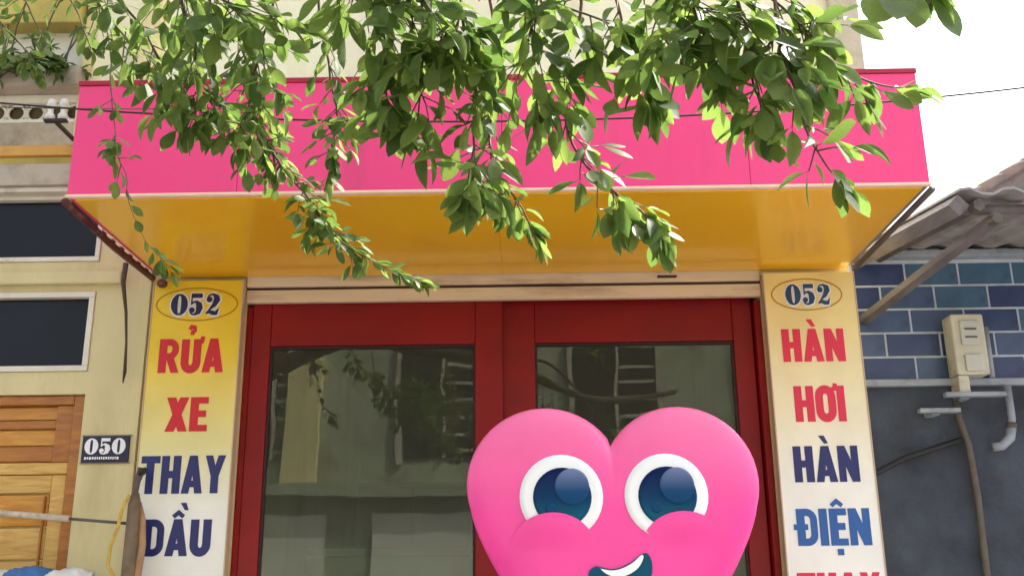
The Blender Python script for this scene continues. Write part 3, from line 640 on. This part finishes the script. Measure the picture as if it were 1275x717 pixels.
# house further back whose roof climbs to the right
bh = thing('far_house', (5.0, 3.4, 0), 'tiled roof of the house behind the awning on the far right', 'building')
box('wall', M['slatewall'], bh, 3.5, 8.0, 4.2, 7.5, 0, 4.3)
FR0, FZ0, FS = 3.2, 4.46, 0.58
rf = MB().prism([(FR0, FZ0), (FR0+5.5, FZ0+5.5*FS), (FR0+5.5, FZ0+5.5*FS-0.1), (FR0, FZ0-0.1)], 3.7, 7.9).build('roof', M['rooftile'], bh)
for i in range(26):
    t0 = i/26; x = FR0+5.45*t0; z = FZ0+5.45*FS*t0
    MB().tube([(x, 3.66, z+0.01), (x+0.30, 3.66, z+0.30*FS+0.01)], [0.05, 0.04], 8).build('ridge_tile', M['rooftile'], rf, True)

# electricity meter box and conduits on the tiled wall
mb = thing('meter_box', (2.53, 0.56, 2.7), 'cream plastic electricity meter box on the dark blue tiles', 'meter box')
box('case', M['meter'], mb, 2.455, 2.635, 0.455, 0.585, 2.73, 3.07, bevel=0.012)
box('cover', M['meterglass'], mb, 2.495, 2.60, 0.44, 0.4545, 2.89, 3.03, bevel=0.006)
for i in range(2): box('label_line', M['greyrail'], mb, 2.515, 2.58, 0.436, 0.4395, 2.975-i*0.045, 2.985-i*0.045)
box('terminal_cover', M['meterglass'], mb, 2.50, 2.595, 0.435, 0.4545, 2.745, 2.84, bevel=0.008)
box('bracket', M['meter'], mb, 2.46, 2.52, 0.47, 0.585, 2.62, 2.728, bevel=0.006)
def pipe(name, path, r, m, label, cat='pipe', group=None): return tag(MB().tube(path, r, 10).build(name, M[m], None, True), label, cat, group)
pipe('conduit', [(2.69, 0.57, 3.02), (2.69, 0.57, 2.735)], 0.016, 'greyplastic', 'short grey conduit standing right of the meter box', 'conduit')
t = thing('bracket_arm', (2.55, 0.5, 2.62), 'upper pale bar sticking out sideways under the meter box', 'bracket', 'pale bars under the meter box')
box('bar', M['greyplastic'], t, 2.375, 2.70, 0.45, 0.50, 2.610, 2.636, bevel=0.006); box('foot', M['greyplastic'], t, 2.47, 2.52, 0.501, 0.598, 2.605, 2.64)
t = thing('bracket_arm', (2.35, 0.5, 2.54), 'lower pale bar below and left of the meter box', 'bracket', 'pale bars under the meter box')
box('bar', M['greyplastic'], t, 2.225, 2.445, 0.45, 0.50, 2.525, 2.55, bevel=0.006); box('foot', M['greyplastic'], t, 2.30, 2.35, 0.501, 0.598, 2.52, 2.555)
pipe('hanging_conduit', [(2.46, 0.55, 2.60), (2.465, 0.54, 2.50), (2.495, 0.54, 2.36), (2.51, 0.55, 2.1), (2.50, 0.57, 1.0), (2.50, 0.57, 0.0)], 0.020, 'greyrail', 'dark grey conduit dropping down the wall under the meter box', 'conduit')
dp = thing('drain_pipe', (2.75, 0.5, 0), 'grey drain pipe with elbow at the right edge of the tiled wall', 'pipe')
MB().tube([(2.745, 0.53, 2.68), (2.745, 0.53, 2.50), (2.735, 0.53, 2.45)], 0.02, 10).build('pipe', M['greyplastic'], dp, True)
MB().tube([(2.735, 0.53, 2.45), (2.72, 0.53, 2.395), (2.67, 0.53, 2.352), (2.62, 0.53, 2.345)], [0.026, 0.026, 0.024, 0.024], 10).build('elbow', M['greyplastic'], dp, True)
MB().tube([(2.738, 0.53, 2.475), (2.735, 0.53, 2.45)], 0.029, 12).build('coupling', M['greyrail'], dp, True)
pipe('black_cord', [(1.86, 0.40, 2.17), (1.97, 0.45, 2.215), (2.12, 0.5, 2.285), (2.28, 0.52, 2.335), (2.46, 0.54, 2.39)], 0.016, 'blackrubber', 'thick black cord slanting across the grey wall behind the right sign', 'cord')

# ------------------------------------------------------------------ cables and small things
def sag(p0, p1, d, n=16):
    p0, p1 = Vector(p0), Vector(p1)
    return [p0.lerp(p1, i/n) - Vector((0, 0, 4*d*(i/n)*(1-i/n))) for i in range(n+1)]
pipe('power_cable', sag((-3.2, -1.5, 3.63), (3.4, -1.5, 3.64), 0.307, 30), 0.0038, 'cable', 'dark cable sagging across the front of the pink canopy', 'cable')
pipe('thin_wire', sag((-3.2, -1.42, 3.56), (-1.05, -1.42, 3.44), 0.03, 12), 0.0022, 'greyrail', 'thin pale wire running just above the dark cable at left', 'wire')
pipe('thin_wire', [(-2.10, -0.09, 4.55), (-1.97, -0.09, 4.40), (-1.86, -0.12, 4.26)], 0.004, 'cable', 'thin wire slanting over the pale wall above the canopy corner', 'wire')
pipe('thin_wire', [(-2.05, -0.09, 4.6), (-2.055, -0.08, 4.2)], 0.0035, 'cable', 'thin wire hanging straight down the pale wall above the canopy', 'wire')
pipe('dry_vine', [(-1.935, -0.05, 3.26), (-1.93, -0.07, 3.15), (-1.905, -0.06, 3.0), (-1.90, -0.03, 2.85), (-1.897, -0.02, 2.70), (-1.905, -0.01, 2.645)], [0.014, 0.012, 0.008, 0.006, 0.009, 0.003], 'bark', 'dry brown vine stem hanging on the yellow wall beside the sign', 'vine')
t = thing('wire_insulator', (-2.25, -0.2, 3.95), 'white porcelain insulator pair on an iron bracket left of the canopy', 'insulator')
for dx in (0.0, 0.065):
    MB().tube([(-2.31+dx, -0.28, 3.965), (-2.31+dx, -0.28, 3.99), (-2.31+dx, -0.28, 4.0), (-2.31+dx, -0.28, 4.03), (-2.31+dx, -0.28, 4.04), (-2.31+dx, -0.28, 4.075)], [0.024, 0.024, 0.014, 0.014, 0.024, 0.02], 12).build('insulator', M['porcelain'], t, True)
box('bracket', M['cable'], t, -2.335, -2.22, -0.295, -0.265, 3.952, 3.964); box('arm', M['cable'], t, -2.29, -2.27, -0.264, -0.052, 3.95, 3.963); 
pt = thing('old_post', (-1.755, -0.14, 0), 'brown post with faded orange sleeve standing against the left sign', 'post')
MB().tube([(-1.752, -0.13, 0), (-1.748, -0.13, 1.2), (-1.742, -0.13, 1.7), (-1.748, -0.12, 2.04), (-1.752, -0.11, 2.09)], [0.034, 0.034, 0.034, 0.03, 0.018], 12).build('pole', M['post'], pt, True)
MB().tube([(-1.708, -0.11, 1.0), (-1.712, -0.115, 1.7), (-1.698, -0.11, 1.85), (-1.712, -0.10, 1.97), (-1.735, -0.09, 2.05)], [0.022, 0.024, 0.018, 0.016, 0.008], 10).build('sleeve', M['orange_cloth'], pt, True)
MB().tube([(-1.752, -0.11, 2.085), (-1.756, -0.09, 2.15), (-1.748, -0.07, 2.21)], [0.012, 0.016, 0.02], 8).build('clamp', M['greyrail'], pt, True)
MB().tube([(-1.742, -0.085, 2.20), (-1.73, -0.085, 2.188)], 0.024, 10).build('bolt', M['blackrubber'], pt, True)
rp = [(-1.765, -0.15, 2.08), (-1.79, -0.16, 2.02), (-1.80, -0.165, 1.93), (-1.825, -0.165, 1.85), (-1.83, -0.165, 1.76), (-1.80, -0.16, 1.71), (-1.76, -0.17, 1.69)]
pipe('yellow_rope', rp, 0.008, 'rope', 'loop of yellow rope hung on the brown post by the sign', 'rope')
t = thing('pvc_pole', (-2.3, -0.1, 1.98), 'pale pole lying level across the wooden door on a thin rod', 'pole')
MB().tube([(-3.3, -0.10, 2.085), (-2.39, -0.10, 2.005), (-2.06, -0.10, 1.976)], 0.016, 10).build('tube', M['pvc'], t, True)
MB().tube([(-2.06, -0.10, 1.976), (-1.90, -0.11, 1.962), (-1.77, -0.12, 1.950)], 0.007, 8).build('rod', M['greyrail'], t, True)
def bundle(name, m, x0, x1, z, label):
    b = MB(); NU, NV = 28, 16
    for i in range(NU+1):
        for j in range(NV+1):
            u = i/NU; a = 2*math.pi*j/NV; p = Vector((x0+(x1-x0)*u, -0.16, z))
            r_ = 0.06*(0.55+0.45*math.sin(math.pi*min(1, max(0, u)))) + 0.022*noise.noise(Vector((u*6, math.cos(a)*1.6, math.sin(a)*1.6+z*9)))
            b.v.append((p.x, p.y+r_*1.3*math.cos(a), p.z+r_*math.sin(a)-(0.25 if math.sin(a) < -0.3 else 0)))
    for i in range(NU):
        for j in range(NV):
            q = i*(NV+1)+j; b.f.append((q, q+1, q+NV+2, q+NV+1))
    return tag(b.build(name, M[m], None, True), label, 'tarp')
bundle('tarp', 'tarp_blue', -2.30, -2.08, 1.70, 'blue folded tarp slung before the wooden door, bottom left')
bundle('tarp', 'tarp_white', -2.115, -1.90, 1.69, 'white folded tarp at the bottom left beside the blue one')
bundle('tarp', 'tarp_white', -2.75, -2.27, 1.70, 'pale tarp end at the left edge below the pole')

# ------------------------------------------------------------------ house across the street (reflected in the glass)
oh = thing('house_across', (0, -13.2, 0), 'pale two storey house across the street reflected in the door glass', 'building')
box('wall', M['opp_wall'], oh, -7, 7, -18, -13.2, 0, 7.4)
for x in (-5.2, -2.1, 1.0, 4.1):
    w = box('window', M['darkglass'], oh, x, x+1.5, -13.199, -13.15, 4.0, 6.0)
    MB().box(x-0.09, x-0.001, -13.199, -13.08, 3.9, 6.1).box(x+1.501, x+1.59, -13.199, -13.08, 3.9, 6.1).box(x+0.72, x+0.78, -13.149, -13.10, 4.0, 6.0).build('frame', M['greyband'], w)
    for k in range(6): box('louvre', M['greyband'], w, x+0.8, x+1.48, -13.149, -13.12, 4.1+k*0.3, 4.16+k*0.3)
box('balcony', M['opp_wall'], oh, -7, 7, -13.199, -12.85, 3.3, 3.5)
box('pilaster', M['cream'], oh, -4.2, -3.6, -13.199, -13.0, 3.501, 7.3)
for x in (-6, -2.6, 0.8, 4.2): box('shutter', M['white'], oh, x, x+2.6, -13.199, -13.12, 0.05, 3.0)

# ------------------------------------------------------------------ leaves and branches
def leaf_mesh(name, L, W, tipx, m, curl=0.12, fold=0.16):
    """pointed-oval leaf along +X, midrib folded, slightly curled; broadest past the middle"""
    b = MB(); n = 7; 
    for i in range(n+1):
        u = i/n; w = W*0.5*(math.sin(math.pi*u**tipx)**0.75 if 0 < u < 1 else 0.0); z = -curl*L*u*u
        b.v += [(u*L, -w, z+w*fold*2), (u*L, 0, z), (u*L, w, z+w*fold*2)]
    for i in range(n):
        a = 3*i
        for k in (0, 1):
            q = (a+k, a+k+3, a+k+4, a+k+1)
            b.f.append(q)
    b.tube([(-0.13*L, 0, 0.01*L), (0.02*L, 0, 0)], [0.008*L, 0.008*L], 3)
    me = bpy.data.meshes.new(name); me.from_pydata(b.v, [], b.f)
    me.polygons.foreach_set('use_smooth', [True]*len(me.polygons)); me.materials.append(m); me.update(); return me
LV = [leaf_mesh('leaf', 1, 0.46, 1.15, M['leaf']), leaf_mesh('leaf', 1, 0.52, 1.3, M['leaf'], 0.05, 0.08), leaf_mesh('leaf', 1, 0.40, 1.0, M['leaf'], 0.22, 0.25), leaf_mesh('leaf', 1, 0.56, 1.35, M['leaf'], -0.06, 0.05), leaf_mesh('leaf', 1, 0.36, 1.1, M['leaf'], 0.38, 0.45), leaf_mesh('leaf', 1, 0.48, 1.25, M['leaf'], 0.30, -0.12)]
def frame_to(d, upv):
    x = d.normalized(); y = upv.cross(x)
    if y.length < 1e-3: y = Vector((1, 0, 0)).cross(x)
    y.normalize(); z = x.cross(y)
    return Matrix(((x.x, y.x, z.x, 0), (x.y, y.y, z.y, 0), (x.z, y.z, z.z, 0), (0, 0, 0, 1)))
tree = thing('street_tree', (-2.75, -3.3, 0), 'leafy tree whose boughs hang across the top of the view', 'tree')
SP = {  # bough: leaf length, twig spread, leaves per metre, points
 'A':  (0.052, 0.085, 190, [(-0.792,-2.600,3.485), (-0.744,-2.450,3.349), (-0.724,-2.350,3.169), (-0.663,-2.250,2.941), (-0.531,-2.200,2.739), (-0.402,-2.150,2.602), (-0.213,-2.100,2.509)]),
 'A2': (0.075, 0.16, 150, [(-0.865,-2.700,3.411), (-0.823,-2.600,3.176), (-0.786,-2.500,3.009), (-0.804,-2.500,2.834)]),
 'A3': (0.070, 0.14, 110, [(-0.578,-2.700,3.355), (-0.577,-2.600,3.121), (-0.648,-2.500,2.957), (-0.687,-2.400,2.809)]),
 'A4': (0.055, 0.08, 100, [(-0.517,-2.500,3.500), (-0.476,-2.400,3.188), (-0.437,-2.300,2.952), (-0.453,-2.300,2.749)]),
 'G':  (0.070, 0.13, 90, [(-1.083,-2.600,3.438), (-1.034,-2.500,3.243), (-0.948,-2.450,3.115), (-0.893,-2.400,2.962)]),
 'G2': (0.065, 0.10, 60, [(-1.280,-2.500,3.571), (-1.183,-2.400,3.391), (-1.111,-2.300,3.259), (-0.987,-2.250,3.189)]),
 'S':  (0.062, 0.052, 34, [(-1.527,-1.800,4.034), (-1.389,-1.750,3.523), (-1.363,-1.700,3.274), (-1.333,-1.650,3.076), (-1.282,-1.600,2.894), (-1.164,-1.550,2.741)]),
 'B1': (0.088, 0.14, 120, [(-0.303,-2.900,3.249), (-0.265,-2.850,3.053), (-0.238,-2.800,2.903), (-0.226,-2.750,2.771)]),
 'B2': (0.085, 0.14, 110, [(-0.132,-3.000,3.170), (-0.120,-2.900,2.974), (-0.147,-2.800,2.813), (-0.165,-2.750,2.694)]),
 'B3': (0.088, 0.11, 95, [(-0.044,-2.900,3.244), (-0.036,-2.850,3.004), (-0.012,-2.750,2.815), (-0.014,-2.700,2.642), (-0.015,-2.680,2.560)]),
 'B4': (0.078, 0.09, 85, [(0.007,-2.700,3.394), (0.026,-2.650,3.080), (0.043,-2.550,2.871), (0.019,-2.500,2.729), (0.083,-2.450,2.632), (0.151,-2.400,2.541)]),
 'B5': (0.085, 0.13, 100, [(0.095,-3.000,3.165), (0.130,-2.900,2.969), (0.128,-2.850,2.803), (0.165,-2.800,2.730)]),
 'C':  (0.082, 0.08, 85, [(0.260,-2.800,3.313), (0.266,-2.750,3.061), (0.213,-2.650,2.887), (0.243,-2.600,2.727), (0.326,-2.550,2.622), (0.424,-2.500,2.572), (0.470,-2.480,2.510)]),
 'C2': (0.085, 0.10, 90, [(0.331,-2.900,3.190), (0.346,-2.850,2.974), (0.386,-2.800,2.870), (0.435,-2.750,2.773)]),
 'D1': (0.088, 0.12, 110, [(0.473,-3.100,3.082), (0.486,-3.050,2.868), (0.524,-3.000,2.776), (0.561,-3.000,2.695)]),
 'D2': (0.090, 0.12, 120, [(0.563,-3.100,3.080), (0.593,-3.050,2.866), (0.627,-3.000,2.714), (0.650,-2.950,2.620)]),
 'D3': (0.088, 0.09, 85, [(0.652,-3.100,3.079), (0.673,-3.050,2.864), (0.706,-3.000,2.692), (0.760,-2.950,2.559), (0.835,-2.900,2.480)]),
 'D4': (0.085, 0.07, 75, [(0.699,-3.000,3.153), (0.740,-2.950,2.948), (0.806,-2.900,2.806), (0.930,-2.850,2.768), (1.052,-2.800,2.767)]),
 'D5': (0.085, 0.09, 80, [(0.383,-3.100,3.084), (0.415,-3.000,2.943), (0.435,-3.000,2.797), (0.460,-3.000,2.776)]),
 'T1': (0.082, 0.11, 130, [ (-0.864,-2.800,3.312), (-0.762,-2.750,3.151), (-0.625,-2.700,3.085), (-0.474,-2.700,3.023) ]),
 'T2': (0.082, 0.11, 130, [ (-0.398,-3.000,3.153), (-0.287,-2.950,3.010), (-0.139,-2.900,2.930), (-0.026,-2.850,2.871) ]),
 'T3': (0.082, 0.11, 130, [ (0.019,-3.000,3.145), (0.112,-2.950,3.003), (0.245,-2.900,2.934), (0.353,-2.850,2.908) ]),
 'T4': (0.075, 0.11, 70, [ (0.293,-3.100,3.065), (0.382,-3.050,2.931), (0.530,-3.000,2.867), (0.685,-2.950,2.843) ]),
 'T5': (0.075, 0.11, 60, [ (0.525,-3.100,3.060), (0.615,-3.050,2.927), (0.720,-3.000,2.854), (0.802,-2.950,2.809) ]),
 'L1': (0.055, 0.09, 50, [ (-1.951,-1.900,4.003), (-1.773,-1.850,3.798), (-1.677,-1.800,3.663), (-1.586,-1.800,3.514) ]),
 'L2': (0.055, 0.09, 50, [ (-1.602,-2.000,3.922), (-1.516,-1.950,3.726), (-1.452,-1.900,3.596), (-1.398,-1.900,3.437) ]),
 'L3': (0.055, 0.09, 50, [ (-2.050,-1.800,3.906), (-1.868,-1.750,3.697), (-1.744,-1.700,3.591), (-1.666,-1.700,3.441) ]),
 'F':  (0.080, 0.03, 8, [(0.644,-3.500,2.811), (0.737,-3.450,2.727), (0.813,-3.420,2.690), (0.850,-3.400,2.670)]),
}
rnd = random.Random(5)
def rv(s=1.0): return Vector((rnd.uniform(-s, s), rnd.uniform(-s, s), rnd.uniform(-s, s)))
LEAVES = []          # (matrix, mesh index)
def put_leaf(p, d, L, idx=None):
    upv = (Vector((0, 0, 1))*0.9 + Vector((0, -0.55, 0)) + rv(0.75)).normalized()
    m = Matrix.Translation(p + d.normalized()*0.13*L) @ frame_to(d, upv) @ Matrix.Diagonal((L, L, L, 1))
    LEAVES.append((m, rnd.randrange(len(LV)) if idx is None else idx))
def sprig(p, d, length, L, mb, r):
    """a twig with leaves on both sides and one at the tip, drooping"""
    n = max(2, int(length/(L*0.42))); q = Vector(p); path = [q.copy()]; dd = d.normalized()
    for i in range(n):
        dd = (dd + Vector((0, 0, -0.16)) + rv(0.12)).normalized(); q = q + dd*(length/n); path.append(q.copy())
        side = dd.cross(Vector((0, -0.6, 1))).normalized()*(1 if i % 2 else -1)
        put_leaf(q, dd*0.7 + side*0.8 + rv(0.3), L*rnd.uniform(0.55, 1.2))
    put_leaf(q, dd + rv(0.2), L*rnd.uniform(0.8, 1.1))
    mb.tube(path, [r*(1-0.6*i/len(path)) for i in range(len(path))], 4)
for key, (L, spread, dens, pts) in SP.items():
    path = [p + 0.022*Vector((noise.noise(p*9), noise.noise(p*9+Vector((7, 0, 0))), 0)) for p in spline(pts, 6)]; tot = sum((path[i+1]-path[i]).length for i in range(len(path)-1))
    mb = MB(); r0 = 0.0052 if key not in ('S', 'F') else 0.003
    mb.tube(path, [r0*(1-0.72*i/len(path)) for i in range(len(path))], 6)
    nl = int(tot*dens*(1.1 if key[0] == 'D' else 1.4 if key[0] == 'B' or key in ('A2', 'A3', 'A4', 'C2') else 1.3 if key not in ('S', 'F') else 1.0))
    target = len(LEAVES)+nl
    while len(LEAVES) < target:
        f = 0.22+0.78*rnd.random()**(1.25 if key[0] in 'BD' else 0.9); i = min(len(path)-2, int(f*(len(path)-1))); p = path[i].lerp(path[i+1], rnd.random())
        t = (path[i+1]-path[i]).normalized(); taper = 1.0 if f < 0.6 else 1.0-0.75*(f-0.6)/0.4
        d = (t*0.5 + rv(1.0) + Vector((0, 0, -0.25))).normalized()
        if spread*taper < 0.05: put_leaf(p, d*0.8+t*0.7, L*rnd.uniform(0.7, 1.1))
        else: sprig(p, d, spread*taper*rnd.uniform(0.6, 1.25), L, mb, 0.0022)
    side = t.cross(Vector((0, -0.6, 1))).normalized()
    for k in range(6):
        i = len(path)-2-k//2*1; put_leaf(path[i], (path[-1]-path[-2]).normalized()*0.9 + side*(0.7 if k % 2 else -0.7) + rv(0.15), L*rnd.uniform(0.75, 1.05))
    put_leaf(path[-1], path[-1]-path[-2], L)
    if key == 'F':
        for p_, e_ in (((0.792, -3.40, 2.684), (0.735, -3.42, 2.575)), ((0.800, -3.41, 2.690), (0.772, -3.44, 2.570)), ((0.834, -3.40, 2.672), (0.822, -3.40, 2.578)), ((0.862, -3.40, 2.668), (0.906, -3.38, 2.570))):
            d_ = Vector(e_)-Vector(p_); x_ = d_.normalized(); n_ = Vector((0.15, -0.85, 0.5)); y_ = n_.cross(x_).normalized(); z_ = x_.cross(y_); L_ = d_.length
            LEAVES.append((Matrix(((x_.x*L_, y_.x*L_, z_.x*L_, p_[0]), (x_.y*L_, y_.y*L_, z_.y*L_, p_[1]), (x_.z*L_, y_.z*L_, z_.z*L_, p_[2]), (0, 0, 0, 1))), 3))
    mb.build('branch', M['redtwig'] if key in ('C', 'C2', 'B4') else M['twig'], tree, True)
# limbs and trunk above and beside the view
MB().tube(spline([(-2.75, -3.3, -0.05), (-2.78, -3.28, 0.9), (-2.70, -3.3, 1.8), (-2.62, -3.25, 2.6)], 5), [0.17-0.065*i/15 for i in range(16)], 14).build('trunk', M['bark'], tree, True)
for nm, pts, r0, r1 in (('limb', [(-2.62, -3.25, 2.55), (-2.2, -3.05, 3.25), (-1.3, -2.75, 3.60), (-0.8, -2.62, 3.48), (0.0, -2.82, 3.38), (0.7, -3.08, 3.16), (1.4, -3.2, 3.25)], 0.085, 0.018),
                        ('limb', [(-2.62, -3.25, 2.5), (-2.3, -2.6, 3.4), (-1.9, -2.0, 4.0), (-1.45, -1.78, 4.08), (-0.6, -1.7, 4.6)], 0.07, 0.015),
                        ('limb', [(-2.62, -3.25, 2.5), (-2.4, -3.6, 3.4), (-1.4, -3.9, 4.2), (0.2, -3.7, 4.5), (1.4, -3.4, 4.5)], 0.07, 0.015),
                        ('limb', [(0.0, -2.82, 3.38), (0.3, -2.8, 3.42), (0.70, -3.4, 3.1), (0.72, -3.5, 2.85)], 0.02, 0.006),
                        ('limb', [(-2.62, -3.25, 2.5), (-2.9, -3.5, 3.4), (-3.4, -3.8, 4.4)], 0.07, 0.015)):
    pa = spline(pts, 6); MB().tube(pa, [r0+(r1-r0)*i/(len(pa)-1) for i in range(len(pa))], 9).build(nm, M['bark'], tree, True)
shown = len(LEAVES)
mb = MB()
for k in range(330):   # crown above the view
    f = rnd.random(); c = Vector((-2.6+4.2*f, -3.1+0.5*math.sin(f*5), 4.0+0.4*math.sin(f*9))) + Vector((rnd.gauss(0, 0.35), rnd.gauss(0, 0.45), abs(rnd.gauss(0, 0.4))))
    if c.z < 1.75+0.70*(c.y+5.07): c.z = 1.75+0.70*(c.y+5.07)+0.2
    sprig(c, rv(1.0)+Vector((0, 0, -0.3)), 0.22, 0.085, mb, 0.003)
mb.build('branch', M['twig'], tree, True)
# the leaves that show largest are objects, the rest one mass
def show(m):
    p = m.translation - CAM; dz = p.dot(fw)
    if dz < 0.3: return 0
    u = p.dot(rt)/dz*FPX; v_ = p.dot(up)/dz*FPX
    if abs(u) > 660 or abs(v_) > 385: return 0
    nrm = (m.to_3x3() @ Vector((0, 0, 1))).normalized(); sc_ = m.to_scale()[0]
    return sc_/dz*(0.35+abs(nrm.dot(p.normalized())))
order = sorted(range(len(LEAVES)), key=lambda i: -show(LEAVES[i][0]))
for i in order[:300]: share('leaf', LV[LEAVES[i][1]], tree, LEAVES[i][0])
V = []; F = []
base = [([v.co.copy() for v in me.vertices], [tuple(p.vertices) for p in me.polygons]) for me in LV]
for i in order[300:]:
    m, k = LEAVES[i]; o0 = len(V); V += [tuple(m @ v) for v in base[k][0]]; F += [tuple(o0+q for q in f) for f in base[k][1]]
b = MB(); b.v = V; b.f = F; b.build('foliage', M['leaf'], tree, True, kind='stuff')

# plant on the ledge of the yellow house
def small_plant(name, x, y, z, label, stems, seedv):
    r = random.Random(seedv); t = thing(name, (x, y, z), label, 'plant', 'plants growing on the ledge of the yellow house')
    sm = MB(); lv = MB(); src = base[2]
    for s in range(stems):
        bare = s < 3; q = Vector((x+r.uniform(-0.09, 0.09), y+r.uniform(-0.03, 0.02), z)); path = [q.copy()]
        d = Vector((r.uniform(-0.35, 0.35), r.uniform(-0.2, 0.0), 1)).normalized() if bare else Vector((r.uniform(-1.1, 1.1), r.uniform(-0.9, -0.1), 0.8)).normalized()
        for i in range(8 if bare else r.randint(5, 8)):
            d = (d+Vector((r.uniform(-.2, .2), r.uniform(-.2, .2), r.uniform(-.1, .1) if bare else r.uniform(-.45, -.1)))).normalized(); q = q+d*(0.065 if bare else 0.032); path.append(q.copy())
            if bare and i < 7: continue
            for _ in range(4):
                dd = (d*0.4+Vector((r.uniform(-1, 1), r.uniform(-1, 0.5), r.uniform(-.7, .6)))); L = r.uniform(0.04, 0.07)
                m = Matrix.Translation(q) @ frame_to(dd, Vector((r.uniform(-.4, .4), -0.5, 1))) @ Matrix.Diagonal((L, L, L, 1)); o0 = len(lv.v)
                lv.v += [tuple(m @ v) for v in src[0]]; lv.f += [tuple(o0+k for k in f) for f in src[1]]
        sm.tube(path, [0.006*(1-0.6*i/len(path)) for i in range(len(path))], 5)
    sm.build('stem', M['twig'], t, True); lv.build('foliage', M['leaf_small'], t, True, kind='stuff')
small_plant('ledge_plant', -2.42, -0.10, 4.335, 'bushy green plant drooping over the ledge beside the canopy corner', 22, 3)
small_plant('ledge_plant', -2.66, -0.10, 4.335, 'green plant with bare stems on the ledge at the left edge', 18, 8)
